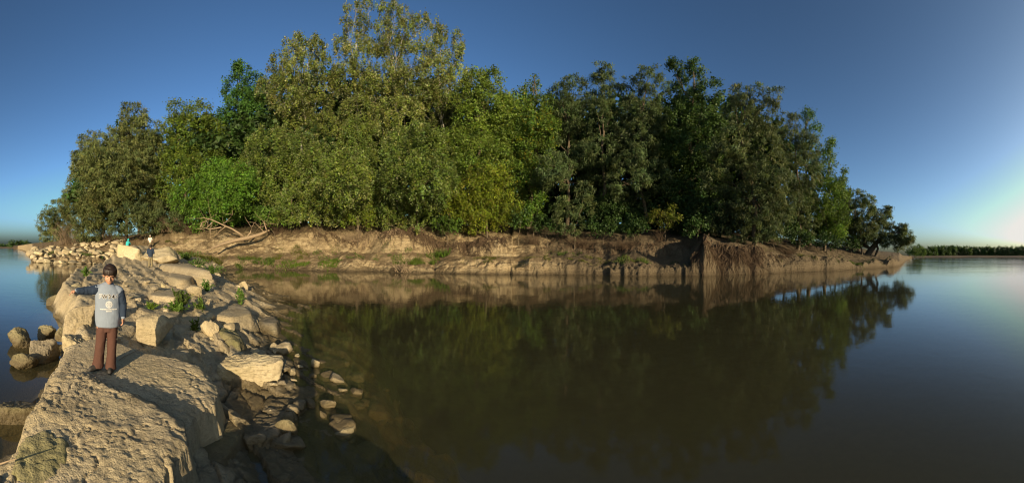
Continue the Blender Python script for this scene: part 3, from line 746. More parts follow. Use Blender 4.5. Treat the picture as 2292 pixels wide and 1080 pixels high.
def tree(name, label, kind, d, base_px, lobes, seed, cat='tree', group=None, cover=1.0, scale=None, hue=(1, 1, 1), autumn=0.0, bark='bark', depth=1.0, twigs=0, trunk_r=None, lean=None):
    """lobes: (azimuth px, height px, radius px) of the foliage masses as seen, at about distance d"""
    rng = np.random.default_rng(seed); sc = scale or (d / 42.0) ** .6
    s = d - float(shore(np.array([azim(base_px)]))[0])
    b = polar(base_px, d); zb = float(island_z(np.array([azim(base_px)]), np.array([min(max(s, .3), 39)]))[0]); b[2] = zb - .15
    root = empty(name, b); tag(root, label, cat, group)
    lv = Leaves(); tb = Tubes()
    L3 = []
    for (px, py, rp, *own) in lobes:
        q = own[0] if own else d
        r = rp / FP * q * (1.10 if kind == 'poplar' else 1.2); dd = q + rng.normal(0, 1) * r * .5 * depth
        L3.append((lift(px, py, dd), r))
    top = max(L3, key=lambda q: q[0][2])[0]
    H = top[2] - zb
    tr = trunk_r or max(.05, .013 * H)
    mid = np.mean([q[0] for q in L3], 0)
    fork = b + (mid - b) * np.array([.45, .45, .40]); fork[2] = zb + .30 * H
    trunk = bend(rng, b - b, fork - b, 8, .06); tb.add(trunk, np.linspace(tr * 1.25, tr * .8, 8), 8)
    main = bend(rng, fork - b, top - b, 10, .06); tb.add(main, np.linspace(tr * .8, tr * .12, 10), 7)
    for c, r in L3:
        j = int(np.clip(np.argmin(np.abs(main[:, 2] - (c - b)[2] * .75)), 0, 8))
        st = main[j] if (c - b)[2] * .8 > main[0, 2] else trunk[-1]
        tb.add(bend(rng, st, c - b, 8, .10, -.05), np.linspace(tr * .38, tr * .06, 8), 5)
        cc = lobe_leaves(lv, rng, c - b, r, kind, sc, cover, hue, autumn, np.array([math.sin(azim(base_px)), math.cos(azim(base_px)), .1]))
        for q in cc[rng.integers(0, len(cc), twigs)] if twigs else ():
            st = c - b + rng.normal(0, .2, 3) * r - np.array([0, 0, r * .6])
            tb.add(bend(rng, st, q + np.array([0, 0, .35]), 4, .06), np.linspace(tr * .10, tr * .025, 4), 3)
    obj('trunk', tb.mesh('trunk'), M[bark], root)
    obj('crown', lv.mesh('crown', M['dark' if kind == 'fill' else kind]), None, root)
    return root
T_ = tree
T_('willow_tree', 'lowest bushy willow at the far left tip of the island', 'willow', 80, 118, [(105, 505, 22), (130, 475, 26), (150, 515, 28), (160, 460, 24), (100, 530, 14), (125, 520, 24), (110, 488, 18), (140, 500, 24)], 1, cover=1.2, hue=(1.4, 1.25, 1.1))  # raised leaf tint on the three left willows stands in for sunlight
T_('willow_tree', 'rounded willow between the low tip willow and the tallest left willow', 'willow', 60, 185, [(190, 420, 36), (170, 480, 34), (215, 470, 42), (200, 508, 30), (178, 355, 16), (235, 508, 30), (185, 375, 26), (205, 440, 40), (180, 445, 34)], 2, cover=1.2, hue=(1.4, 1.25, 1.1))
T_('willow_tree', 'tall billowing willow, highest of the left group', 'willow', 53, 280, [(200, 318, 22), (213, 372, 40), (250, 325, 36), (293, 262, 28), (322, 300, 36), (290, 330, 46), (262, 400, 52), (325, 375, 46), (310, 445, 50), (240, 455, 42), (345, 335, 28), (345, 470, 40), (195, 345, 28), (225, 420, 44), (280, 370, 50), (300, 410, 50), (325, 340, 40)], 3, cover=1.15, hue=(1.35, 1.22, 1.1))
T_('willow_bush', 'spreading willow bush over the dead brush by the man in white', 'willow', 48, 320, [(300, 482, 34), (340, 488, 34), (372, 470, 30), (265, 500, 28), (395, 490, 24)], 4, cat='bush')
T_('maple_tree', 'mid green tree beside the tall left willow', 'broad', 50, 410, [(400, 252, 24), (440, 262, 26), (385, 295, 28), (425, 310, 40), (468, 300, 36), (400, 365, 38), (455, 378, 46), (380, 420, 30)], 5, hue=(1.15, 1, 1))
T_('maple_bush', 'bright green leafy shrub above the fallen dead tree', 'broad', 44.5, 470, [(420, 445, 36), (468, 430, 44), (518, 420, 46), (452, 482, 30), (515, 468, 34), (562, 450, 38), (490, 390, 36)], 6, cat='shrub', hue=(.95, 1.15, .9))
T_('elm_tree', 'dark pointed tree rising left of the white poplars', 'dark', 52, 540, [(540, 165, 20), (525, 200, 26), (560, 192, 24), (548, 245, 42), (508, 270, 26), (590, 255, 42), (560, 320, 46), (505, 330, 34), (530, 150, 10)], 7, hue=(1, 1.25, 1))
T_('white_poplar', 'silvery poplar with a broad ragged top, left of the tallest poplar', 'poplar', 46, 670, [(670, 105, 20), (642, 112, 18), (705, 108, 20), (622, 150, 24), (665, 160, 34), (712, 155, 30), (640, 215, 42), (700, 220, 46), (600, 205, 28), (650, 285, 52), (720, 295, 46), (660, 88, 9), (697, 90, 9)], 8, bark='pale_bark', twigs=9, trunk_r=.17, cover=1.15, hue=(1.08, 1.12, 1.2))
T_('white_poplar', 'tallest silvery poplar with narrow spires, cut by the picture top', 'poplar', 47, 790, [(790, 22, 13), (815, 12, 11), (768, 58, 15), (803, 62, 20), (758, 105, 22), (800, 122, 32), (832, 108, 22), (780, 185, 42), (830, 205, 38), (800, 268, 46), (770, 20, 8), (792, -4, 8), (820, -8, 8)], 9, bark='pale_bark', twigs=12, trunk_r=.17, cover=1.15, hue=(1.08, 1.12, 1.2))
T_('white_poplar', 'silvery poplar with many pale upright twigs, right of the tallest', 'poplar', 45, 895, [(842, 12, 12), (870, 24, 13), (896, 38, 16), (850, 62, 19), (905, 72, 24), (930, 52, 14), (870, 112, 32), (922, 130, 34), (862, 185, 42), (920, 202, 46), (890, 275, 52), (845, -8, 8), (875, 8, 8), (948, 36, 8)], 10, bark='pale_bark', twigs=14, trunk_r=.17, cover=1.15, hue=(1.08, 1.12, 1.2))
T_('white_poplar', 'silvery poplar with a thin see-through top, last poplar towards the dark willows', 'poplar', 46, 980, [(962, 55, 14), (982, 80, 16), (1016, 82, 11), (965, 112, 26), (1012, 120, 20), (975, 172, 36), (1020, 178, 30), (970, 235, 46), (1022, 250, 42), (1028, 110, 10)], 11, bark='pale_bark', twigs=13, trunk_r=.17, cover=1.15, hue=(1.08, 1.12, 1.2))
T_('grey_poplar', 'wide grey-green poplar hanging over the bank above the fallen tree', 'poplar', 40.5, 650, [(600, 340, 50), (660, 350, 55), (620, 410, 55), (690, 418, 55), (560, 382, 40), (650, 462, 40), (720, 378, 50), (740, 445, 46)], 12, cover=1.2, hue=(.82, .95, .85), depth=1.3)
T_('grey_poplar', 'grey-green poplar hanging over the root tangle, middle of the bank', 'poplar', 39.5, 800, [(790, 338, 46), (770, 398, 50), (830, 388, 50), (800, 448, 44), (850, 445, 44), (760, 468, 30), (800, 300, 40)], 13, cover=1.2, hue=(.85, .98, .85), depth=1.3)
T_('grey_poplar', 'grey-green poplar left of the yellow-green bush', 'poplar', 38.5, 930, [(900, 340, 50), (950, 328, 46), (900, 400, 50), (960, 405, 50), (900, 462, 40), (955, 475, 34), (1000, 445, 36), (870, 485, 26), (1000, 390, 40)], 14, cover=1.2, hue=(.82, 1, .85), depth=1.3)
T_('ash_tree', 'green tree with upright leafy tops right of the poplars', 'broad', 41, 1060, [(1060, 185, 24), (1100, 185, 22), (1040, 225, 34), (1090, 235, 36), (1060, 285, 46), (1112, 285, 36), (1050, 345, 46), (1100, 355, 46), (1012, 325, 34), (1075, 168, 10), (1110, 170, 8), (1130, 240, 22)], 15, hue=(1.12, 1, 1))
T_('maple_bush', 'yellow-green bush hanging low over the sandy bluff', 'lime', 37, 1090, [(1050, 450, 40), (1100, 432, 42), (1130, 468, 32), (1070, 488, 32), (1120, 492, 22), (1022, 470, 26), (1090, 400, 36)], 16, cat='bush', depth=.6)
T_('mulberry_tree', 'green tree with yellowing and orange leaves beside the dark willows', 'broad', 44, 1180, [(1185, 192, 14), (1160, 228, 24), (1212, 240, 24), (1180, 275, 34), (1222, 285, 24), (1160, 325, 40), (1200, 345, 36), (1170, 400, 40), (1190, 168, 6), (1225, 260, 18)], 17, autumn=.08, hue=(1.0, 1, 1))
T_('willow_tree', 'dark drooping willow next to the orange-leaved tree', 'willow', 45, 1270, [(1280, 196, 24), (1245, 216, 22), (1310, 225, 24), (1270, 255, 34), (1290, 308, 36), (1240, 300, 26), (1310, 345, 30), (1262, 185, 12), (1285, 385, 34), (1330, 420, 36), (1235, 372, 32, 39), (1215, 398, 24, 39), (1262, 370, 24, 39), (1240, 408, 22, 39)], 18, hue=(.8, .9, .85))
T_('willow_tree', 'willow with a small round cap, highest of the dark willows', 'willow', 44, 1350, [(1345, 156, 21), (1340, 195, 32), (1370, 228, 34), (1330, 255, 34), (1370, 288, 34), (1345, 340, 36), (1350, 390, 34)], 19, hue=(.82, .92, .85))
T_('willow_tree', 'broad drooping willow left of the dark pointed trees', 'willow', 43, 1440, [(1445, 172, 26), (1412, 198, 28), (1472, 205, 26), (1430, 238, 34), (1460, 268, 30), (1420, 298, 34), (1440, 328, 30), (1388, 315, 20), (1455, 395, 36), (1420, 450, 34), (1380, 400, 22, 39.5), (1400, 360, 22, 39.5), (1430, 398, 20, 39.5), (1376, 424, 16, 39.5), (1420, 350, 24, 40)], 20, hue=(.82, .9, .85))
T_('elm_tree', 'dark green tree with two pointed tops, right of the willows', 'dark', 46, 1545, [(1508, 152, 18), (1550, 158, 17), (1582, 205, 26), (1530, 205, 34), (1560, 255, 40), (1510, 275, 36), (1590, 285, 30), (1540, 335, 46), (1580, 388, 42), (1500, 395, 40), (1500, 140, 8), (1548, 140, 7), (1604, 225, 10), (1520, 440, 40), (1575, 455, 36), (1490, 330, 34)], 21)
T_('willow_tree', 'huge grey-green willow above the curtain of hanging roots', 'willow', 38.5, 1690, [(1648, 208, 22), (1690, 206, 20), (1732, 212, 22), (1660, 250, 34), (1718, 262, 34), (1640, 318, 36), (1700, 325, 46), (1650, 388, 40), (1722, 398, 46), (1690, 450, 46), (1632, 448, 30), (1742, 455, 40), (1660, 488, 30), (1715, 498, 28), (1640, 200, 12), (1600, 400, 30), (1610, 350, 28), (1690, 512, 24), (1650, 518, 20), (1728, 518, 22), (1605, 498, 22)], 22, depth=.6)
T_('willow_tree', 'grey-green willow right of the huge one, leaning over the slope', 'willow', 47, 1785, [(1780, 276, 22), (1765, 318, 34), (1802, 328, 30), (1790, 388, 38), (1800, 438, 34), (1770, 455, 32), (1810, 480, 28), (1760, 490, 28), (1770, 508, 22), (1802, 512, 20)], 23)
T_('black_poplar', 'thin dark poplar top standing up behind the right willows', 'broad', 56, 1812, [(1808, 262, 13), (1820, 292, 15), (1812, 335, 22), (1803, 250, 6)], 24, hue=(.8, .9, 1), cover=.8)
T_('maple_tree', 'bright green pointed tree near the right end of the island', 'broad', 52, 1845, [(1850, 330, 15), (1840, 365, 24), (1870, 398, 22), (1850, 438, 34), (1880, 428, 20), (1835, 478, 32), (1870, 485, 28), (1855, 318, 8), (1860, 510, 22), (1830, 510, 22), (1850, 528, 14), (1880, 518, 15)], 25)
T_('willow_tree', 'low round willow near the tip of the island', 'willow', 60, 1930, [(1913, 442, 20), (1945, 457, 18), (1922, 480, 34), (1900, 495, 30), (1955, 490, 22), (1893, 458, 18), (1890, 512, 24), (1930, 510, 26), (1912, 528, 16), (1947, 522, 18), (1870, 500, 22)], 26, cover=1.5)
T_('willow_bush', 'round willow bush at the edge of the shaded terrace', 'willow', 37, 1285, [(1270, 488, 26), (1300, 458, 24), (1260, 458, 20), (1288, 510, 15), (1312, 425, 22)], 29, cat='bush', hue=(.95, 1, .95))
T_('hazel_bush', 'small yellowish bush lit against the deep shade', 'lime', 38, 1488, [(1468, 480, 13), (1500, 474, 16), (1490, 498, 14), (1520, 488, 11), (1455, 490, 8)], 31, cat='bush', cover=.7, hue=(.75, .7, 1))
T_('maple_bush', 'small bright green shrub beside the yellow-green bush', 'broad', 38, 1195, [(1190, 468, 20), (1175, 490, 16), (1205, 450, 14)], 33, cat='shrub', hue=(1.1, 1.2, 1))
T_('maple_bush', 'low shrub under the right-hand willow at the top of the slope', 'dark', 54, 1800, [(1790, 508, 16), (1815, 500, 15)], 34, cat='shrub')
T_('maple_bush', 'low yellow-green shrub in the shade near the tip willow', 'lime', 62, 1880, [(1850, 508, 14), (1885, 512, 14)], 35, cat='shrub', hue=(.7, .8, 1))
for k, (px, d, lob, lab) in enumerate([
        (1345, 43, [(1330, 478, 32), (1365, 470, 30), (1395, 492, 28), (1345, 505, 22)], 'dark shrub filling the shade beside the round willow bush'),
        (1440, 43, [(1430, 490, 28), (1455, 470, 28), (1415, 505, 20)], 'dark shrub left of the small yellowish bush'),
        (1545, 43, [(1530, 490, 32), (1560, 480, 30), (1545, 440, 30), (1515, 510, 18)], 'dark shrub right of the small yellowish bush'),
        (1610, 41, [(1600, 490, 30), (1620, 455, 30), (1590, 520, 18)], 'dark shrub against the edge of the root curtain'),
        (1735, 44, [(1720, 515, 20), (1755, 505, 24), (1690, 520, 18)], 'dark shrub above the slope right of the root curtain'),
        (1830, 52, [(1810, 518, 17), (1835, 520, 16), (1860, 522, 15), (1785, 510, 20)], 'dark shrub in a row under the right willows'),
        (1795, 46, [(1778, 525, 16), (1805, 532, 15)], 'dark shrub on the slope below the leaning grey-green willow'),
        (1850, 50, [(1835, 535, 14), (1865, 540, 14)], 'dark shrub on the slope below the bright pointed tree'),
        (1905, 56, [(1892, 540, 12), (1918, 545, 11)], 'dark shrub on the slope beside the tip willow')]):
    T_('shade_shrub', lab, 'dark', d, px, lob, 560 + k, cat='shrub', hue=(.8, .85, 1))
for k, (px, d, lob, lab, kd) in enumerate([
        (620, 38.5, [(600, 483, 16), (640, 490, 15), (575, 480, 14)], 'low bramble on the lip of the bank above the fallen tree', 'broad'),
        (720, 38.2, [(700, 487, 16), (745, 489, 14), (672, 490, 12)], 'low bramble on the lip of the sandy bluff', 'poplar'),
        (800, 37.5, [(780, 492, 12), (825, 490, 16)], 'low yellowish bramble over the pale root tangle', 'lime'),
        (880, 37.0, [(865, 498, 15), (905, 500, 14), (935, 503, 14)], 'low bramble over the dark mass of roots', 'poplar'),
        (1000, 36.8, [(985, 500, 16), (1020, 500, 16)], 'low bramble left of the yellow-green bush', 'broad'),
        (1160, 37.0, [(1148, 490, 15), (1168, 480, 14)], 'low bramble right of the yellow-green bush', 'dark'),
        (1225, 37.2, [(1210, 498, 15), (1240, 505, 14)], 'low dark bramble beside the round willow bush', 'dark'),
        (1350, 37.6, [(1335, 512, 13), (1362, 508, 14)], 'low dark bramble right of the round willow bush', 'dark'),
        (1420, 37.8, [(1405, 512, 12), (1432, 508, 14)], 'low dark bramble in the deep shade', 'dark'),
        (1560, 37.6, [(1548, 508, 14), (1570, 500, 14)], 'low dark bramble left above the root curtain', 'dark')]):
    T_('bramble_bush', lab, kd, d, px, lob, 580 + k, cat='bush', hue=(.9, .95, 1))
# the wood behind
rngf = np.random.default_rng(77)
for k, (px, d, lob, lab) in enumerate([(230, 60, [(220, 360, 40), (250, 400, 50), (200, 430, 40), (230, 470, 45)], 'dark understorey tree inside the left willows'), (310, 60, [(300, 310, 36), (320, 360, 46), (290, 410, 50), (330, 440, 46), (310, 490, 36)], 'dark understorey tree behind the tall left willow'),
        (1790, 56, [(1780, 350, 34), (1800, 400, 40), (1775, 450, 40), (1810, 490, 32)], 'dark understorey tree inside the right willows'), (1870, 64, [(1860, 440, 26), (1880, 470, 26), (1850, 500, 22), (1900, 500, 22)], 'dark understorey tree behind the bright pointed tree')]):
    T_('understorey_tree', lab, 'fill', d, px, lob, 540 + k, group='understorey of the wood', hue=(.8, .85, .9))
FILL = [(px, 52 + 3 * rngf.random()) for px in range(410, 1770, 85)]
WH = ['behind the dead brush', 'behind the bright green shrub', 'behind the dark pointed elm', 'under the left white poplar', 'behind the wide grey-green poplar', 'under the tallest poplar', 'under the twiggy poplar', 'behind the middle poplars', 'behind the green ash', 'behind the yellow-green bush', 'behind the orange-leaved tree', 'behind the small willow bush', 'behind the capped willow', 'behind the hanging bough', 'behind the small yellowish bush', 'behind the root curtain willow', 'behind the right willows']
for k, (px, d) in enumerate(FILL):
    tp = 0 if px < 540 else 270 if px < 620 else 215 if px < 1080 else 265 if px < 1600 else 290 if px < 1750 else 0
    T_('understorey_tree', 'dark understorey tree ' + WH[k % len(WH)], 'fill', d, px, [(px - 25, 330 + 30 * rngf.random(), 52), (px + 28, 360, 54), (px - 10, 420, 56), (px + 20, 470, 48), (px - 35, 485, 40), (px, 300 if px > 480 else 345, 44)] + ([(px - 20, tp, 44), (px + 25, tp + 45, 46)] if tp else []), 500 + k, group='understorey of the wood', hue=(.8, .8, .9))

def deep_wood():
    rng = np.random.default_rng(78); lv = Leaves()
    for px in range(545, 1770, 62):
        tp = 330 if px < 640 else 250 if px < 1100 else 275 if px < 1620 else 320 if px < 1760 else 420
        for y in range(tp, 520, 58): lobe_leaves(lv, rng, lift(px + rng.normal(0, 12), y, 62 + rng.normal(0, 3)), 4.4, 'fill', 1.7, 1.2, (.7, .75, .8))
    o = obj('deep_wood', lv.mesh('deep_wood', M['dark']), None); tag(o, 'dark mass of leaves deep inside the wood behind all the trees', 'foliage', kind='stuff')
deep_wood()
# leaning willow at the tip
def leaning():
    rng = np.random.default_rng(27); d = 63.0
    b = polar(1938, d); b[2] = 1.3
    root = empty('leaning_willow', b); tag(root, 'old willow leaning out over the water at the tip of the island', 'tree')
    tb = Tubes(); lv = Leaves()
    P = lambda px, py, dd=0: lift(px, py, d + dd) - b
    tb.add([P(1935, 585), P(1945, 565), P(1960, 545), P(1972, 532), P(1985, 522)], [.75, .62, .5, .4, .25], 9)
    tb.add([P(1960, 545), P(1965, 556), P(1958, 575), P(1955, 590)], [.35, .25, .22, .2], 6)
    tb.add([P(1950, 558), P(1930, 545), P(1915, 548), P(1905, 552)], [.4, .3, .22, .12], 6)
    tb.add([P(1972, 532), P(1978, 505), P(1985, 480)], [.25, .16, .06], 6)
    tb.add([P(1985, 522), P(2010, 520), P(2025, 528)], [.22, .14, .06], 6)
    for (px, py, r) in [(2000, 518, 20), (2026, 530, 16), (1985, 536, 15), (1985, 468, 10), (1975, 498, 13), (2012, 548, 11), (2022, 512, 12), (1992, 482, 6), (2035, 540, 9), (1930, 540, 13), (1912, 545, 11), (1960, 520, 12), (1945, 530, 13)]:
        lobe_leaves(lv, rng, P(px, py, rng.normal(0, 1)), r / FP * d * 1.2, 'willow', 1.2, 1.8, (1.0, 1.0, 1.0))
    obj('trunk', tb.mesh('trunk'), M['bark'], root); obj('crown', lv.mesh('crown', M['willow']), None, root)
leaning()

# ------------------------------------------------------------------ far shores
def far_bank(name, px0, px1, d0, d1, w):
    az = np.linspace(azim(px0), azim(px1), 60); rr = np.linspace(0, w, 6)
    V = []
    for s in rr:
        for a in az:
            t = (a - az[0]) / (az[-1] - az[0]); r = d0 + (d1 - d0) * t + s + 6 * math.sin(a * 60)
            V.append((r * math.sin(a), r * math.cos(a), -.5 if s == 0 else .8 + s * .02))
    n = len(az); F = [(i * n + j, i * n + j + 1, (i + 1) * n + j + 1, (i + 1) * n + j) for i in range(5) for j in range(n - 1)]
    o = obj(name, mesh_np(name, V, F), M['earth']); tag(o, kind='structure')
far_bank('far_shore_right', 2030, 2400, 330, 520, 120)
far_bank('far_shore_left', -120, 100, 520, 420, 120)
def treeline(name, label, spans, seed, kind='dark'):
    rng = np.random.default_rng(seed); lv = Leaves()
    for (px0, px1, d0, d1, hp0, hp1, step) in spans:
        px = px0
        while px < px1:
            t = (px - px0) / (px1 - px0); d = d0 + (d1 - d0) * t + rng.normal(0, 5); hp = (hp0 + (hp1 - hp0) * t) * (.90 + .14 * rng.random()); Hh = hp / FP * d
            r = step * 1.0 / FP * d * (1.0 + .5 * rng.random())
            for z in np.arange(Hh - r, 0, -r * 1.0):
                c = polar(px, d + rng.normal(0, 2)); c[2] = z + 1 + rng.normal(0, .4)
                lobe_leaves(lv, rng, c, r * (1 if z < Hh - 2 * r else .85), 'fill', d / 170.0, .75, tuple(np.array([1, 1, 1]) * (.75 + .5 * rng.random())))
            px += step * (.7 + .6 * rng.random())
    o = obj(name, lv.mesh(name, M[kind]), None); tag(o, label, 'trees', kind='stuff')
treeline('far_treeline', 'distant row of tall dark trees along the far right shore', [(2095, 2330, 470, 560, 23, 22, 4.5), (2050, 2140, 400, 470, 22, 24, 4.5)], 91)
treeline('far_treeline', 'distant low wood on the horizon past the left water', [(-60, 100, 560, 520, 9, 8, 5), (22, 68, 500, 500, 17, 16, 5)], 92)
for k, (px, py, r, lab) in enumerate([(2042, 560, 10, 'distant round tree just past the tip of the island'), (2052, 556, 9, 'distant round tree next to the tip tree, a little taller'), (2062, 562, 8, 'distant low tree at the start of the far row')]):
    T_('distant_tree', lab, 'broad', 190 + 40 * k, px, [(px, py, r), (px - 5, py + 4, r * .7), (px + 4, py + 5, r * .7)], 610 + k, scale=2.2, hue=(.8, .8, 1))
#PART3
# ------------------------------------------------------------------ dead wood, roots, brush
def wood_thing(name, label, cat, loc, parts, material='dry_wood', group=None):
    root = empty(name, loc); tag(root, label, cat, group)
    for pn, tb in parts: tag(obj(pn, tb.mesh(pn), M[material], root), kind='stuff' if pn in ('strands', 'twigs') else None)
    return root
def fallen_tree():
    rng = np.random.default_rng(3); d = 37.4
    b = lift(500, 545, d); P = lambda px, py, dd=0.0: lift(px, py, d + dd) - b
    t = Tubes(); t.add(np.array([P(472, 556, -2), P(495, 547, -1.2), P(525, 538, -.6), P(555, 532, -.2), P(580, 525, .2), P(602, 515, .8)]), [.10, .17, .22, .22, .20, .10], 8)
    parts = [('trunk', t)]
    for pts, r in (([(548, 532), (535, 522), (520, 512), (505, 506), (475, 492), (455, 487)], .14), ([(552, 532), (560, 520), (562, 508), (566, 504)], .15),
                   ([(505, 506), (500, 500), (512, 490), (520, 480)], .06), ([(505, 506), (490, 518), (485, 526)], .06), ([(475, 556), (455, 562), (440, 563)], .07),
                   ([(590, 518), (580, 508), (570, 498)], .05), ([(596, 514), (592, 502), (590, 494)], .08), ([(475, 497), (462, 510), (450, 512)], .06),
                   ([(448, 508), (452, 498), (462, 494)], .10), ([(495, 508), (470, 513), (452, 508)], .08)):
        q = Tubes(); pp = np.array([P(*v, rng.normal(0, .4)) for v in pts])
        q.add(pp, np.linspace(r, r * .35, len(pp)), 6)
        for _ in range(5):
            a = pp[rng.integers(1, len(pp))]; q.add(bend(rng, a, a + rng.normal(0, .7, 3) + np.array([0, 0, .3]), 4, .1), np.linspace(.03, .01, 4), 3)
        parts.append(('branch', q))
    wood_thing('fallen_tree', 'bleached fallen tree with forked branches lying on the earth bank', 'dead tree', b, parts)
fallen_tree()
def brush(name, label, px, s, w, h, n, seed, rad=.02, material='dry_wood', cat='dead brush', spread=1.0, lean=0.0):
    rng = np.random.default_rng(seed); b = ground(px, s); t = Tubes()
    side = np.array([math.cos(azim(px)), -math.sin(azim(px)), 0]); fwd = np.array([math.sin(azim(px)), math.cos(azim(px)), 0])
    for _ in range(n):
        st = side * rng.normal(0, w * .16) + fwd * rng.normal(0, .3)
        en = st + side * (rng.normal(0, w * .33) + lean * w) + fwd * rng.normal(-.2, .5) + np.array([0, 0, h * (.35 + .65 * rng.random())])
        p = bend(rng, st, en, 5, .10, -.10); t.add(p, np.linspace(rad, rad * .3, 5), 3)
        for k in range(2):
            a = p[rng.integers(2, 5)]; t.add(bend(rng, a, a + rng.normal(0, .25, 3) * w * .4 + np.array([0, 0, h * .12]), 3, .1), np.linspace(rad * .5, rad * .2, 3), 3)
    wood_thing(name, label, cat, b - np.array([0, 0, .05]), [('twigs', t)], material)
brush('dead_brush', 'big dry straw-coloured brush heap beside the man in white', 385, 13, 4.6, 2.3, 170, 11, .022)
brush('dead_brush', 'small dry brush below the tall left willow', 250, 14, 3.0, 1.8, 70, 12, .02, 'root')
brush('dead_brush', 'bare dry bush under the low tip willow', 148, 17, 4.5, 4.0, 110, 13, .03)
brush('dead_brush', 'dry twigs sticking up under the small yellowish bush', 1478, 8.0, 1.5, 1.3, 40, 14, .016, 'root')
brush('dead_brush', 'pale crossed twigs on the shaded terrace', 1445, 5.2, 1.6, 1.0, 26, 15, .02)
brush('driftwood_snag', 'pale spidery driftwood snag standing at the waterline', 903, .4, 1.9, 1.2, 26, 16, .03, 'dry_wood', 'driftwood', lean=-.25)
def roots(name, label, px0, px1, s0, drop, n, seed, rad=.022, material='root', over=.5, out=.7, cat='roots'):
    """tangle hanging from the lip of the bank, s0 metres behind the waterline"""
    rng = np.random.default_rng(seed); b = ground((px0 + px1) / 2, s0); t = Tubes(); n_ = 7; rad = rad * 1.45
    az = azim(px0 + (px1 - px0) * rng.random(n)); ss = s0 + rng.normal(0, .5, n); rr = shore(az) + ss
    fwd = np.stack([np.sin(az), np.cos(az), 0 * az], -1); side = np.stack([np.cos(az), -np.sin(az), 0 * az], -1)
    g = fwd * rr[:, None]; g[:, 2] = island_z(az, ss) + .12
    L_ = drop * (.3 + .8 * rng.random(n)); tt = np.linspace(0, 1, n_)
    off = np.cumsum(rng.normal(0, .17, (n, n_)), 1) * L_[:, None] * .55
    p = g[:, None] - fwd[:, None] * (((out * tt ** .5 + over * tt ** 2)[None] * L_[:, None] * .45) + .15)[..., None] + side[:, None] * off[..., None]
    p[..., 2] -= (tt ** 1.35)[None] * L_[:, None]
    q = p.reshape(-1, 3); a = np.arctan2(q[:, 0], q[:, 1]); r = np.hypot(q[:, 0], q[:, 1])       # keep outside the bluff
    zz = island_z(a, r - shore(a), q[:, 0], q[:, 1]); q[:, 2] = np.maximum(q[:, 2], zz + .05); p = q.reshape(n, n_, 3) - b
    for k in range(n): t.add(p[k], np.linspace(rad * (.5 + .9 * rng.random()), rad * .3, n_), 4)
    wood_thing(name, label, cat, b, [('strands', t)], material)
roots('hanging_roots', 'dense curtain of brown hanging roots under the huge willow', 1556, 1705, 2.1, 3.0, 520, 21, .026)
roots('hanging_roots', 'thin root fringe on the lip of the sandy bluff', 700, 830, 8.0, 1.8, 130, 22, .018)
roots('hanging_roots', 'pale tangled roots under the middle grey-green poplar', 800, 900, 7.6, 1.7, 110, 23, .022, 'dry_wood')
roots('hanging_roots', 'dark mass of hanging roots at the middle of the bank', 860, 970, 7.4, 2.2, 260, 24, .024)
roots('hanging_roots', 'matted roots below the yellow-green bush', 1035, 1130, 7.2, 2.4, 260, 25, .022)
roots('hanging_roots', 'dark root tangle between the poplar and the yellow-green bush', 960, 1045, 7.5, 1.8, 190, 26, .024)
roots('hanging_roots', 'low fringe of reddish roots above the shaded terrace', 1195, 1400, 7.4, 1.3, 190, 27, .018)
roots('hanging_roots', 'thin roots on the slope right of the root curtain', 1700, 1770, 2.4, 1.6, 90, 28, .02)
roots('hanging_roots', 'fine dry roots above the fallen tree', 600, 720, 8.4, 1.6, 120, 29, .016)
roots('hanging_roots', 'dark roots in the deep shade beside the root curtain', 1400, 1560, 7.2, 1.6, 120, 30, .02)

brush('dead_brush', 'grey dry brush on the bank top left of the fallen tree', 430, 11.5, 2.6, 1.4, 80, 51, .02, 'root')
brush('dead_brush', 'dry brush hanging on the bank just right of the fallen tree', 622, 8.6, 2.6, 1.2, 80, 52, .018, 'root')
brush('dead_brush', 'straw-coloured brush above the pale root tangle', 790, 8.0, 3.0, 1.3, 90, 53, .018)
brush('dead_brush', 'brown brush between the bluff and the shaded terrace', 1190, 7.6, 2.4, 1.3, 80, 54, .02, 'root')
brush('dead_brush', 'reddish dry brush under the round willow bush', 1300, 7.4, 3.4, 1.3, 110, 55, .02, 'root')
brush('dead_brush', 'brown brush in the shade left of the small yellowish bush', 1395, 7.2, 3.0, 1.2, 90, 56, .02, 'root')
brush('dead_brush', 'dry brush at the top of the slope by the right willows', 1765, 6.0, 2.6, 1.0, 70, 57, .02, 'root')
# ------------------------------------------------------------------ grass on the bank, weeds on the spit
def blades(patches, name, label, seed, cat='grass'):
    rng = np.random.default_rng(seed); lv = Leaves()
    for P, rx, n, h, hue in patches:
        m = n; a = rng.random(m) * 6.283; rr = np.sqrt(rng.random(m)) * rx
        C = np.array(P)[None] + np.stack([np.cos(a) * rr, np.sin(a) * rr, 0 * a], -1)
        C[:, 2] = zsurf(C[:, 0], C[:, 1])
        U = unit(np.stack([rng.normal(0, .42, m), rng.normal(0, .42, m), np.ones(m)], -1)) * (h * (.4 + .8 * rng.random((m, 1))) / 2)
        W = unit(np.cross(U, rng.normal(0, 1, (m, 3)))) * (.05 + .3 * rng.random((m, 1)) * .1) * (h ** .4) * .55
        T = np.array(hue)[None] * np.exp(rng.normal(0, .2, (m, 1)))
        lv.add(C + U * .95, U, W, T)
    o = obj(name, lv.mesh(name, M['grass']), None); tag(o, label, cat, kind='stuff')
def zsurf(x, y):
    a = np.arctan2(x, y); r = np.hypot(x, y); zi = island_z(a, r - shore(a), x, y); zi = np.where(r - shore(a) < -.3, -9, zi)
    return np.maximum(zi, spit_z(x, y))
G1, G2, G3 = (1, 1.1, 1), (1.2, .95, .8), (.7, .85, 1)
gp = []
rg = np.random.default_rng(8)
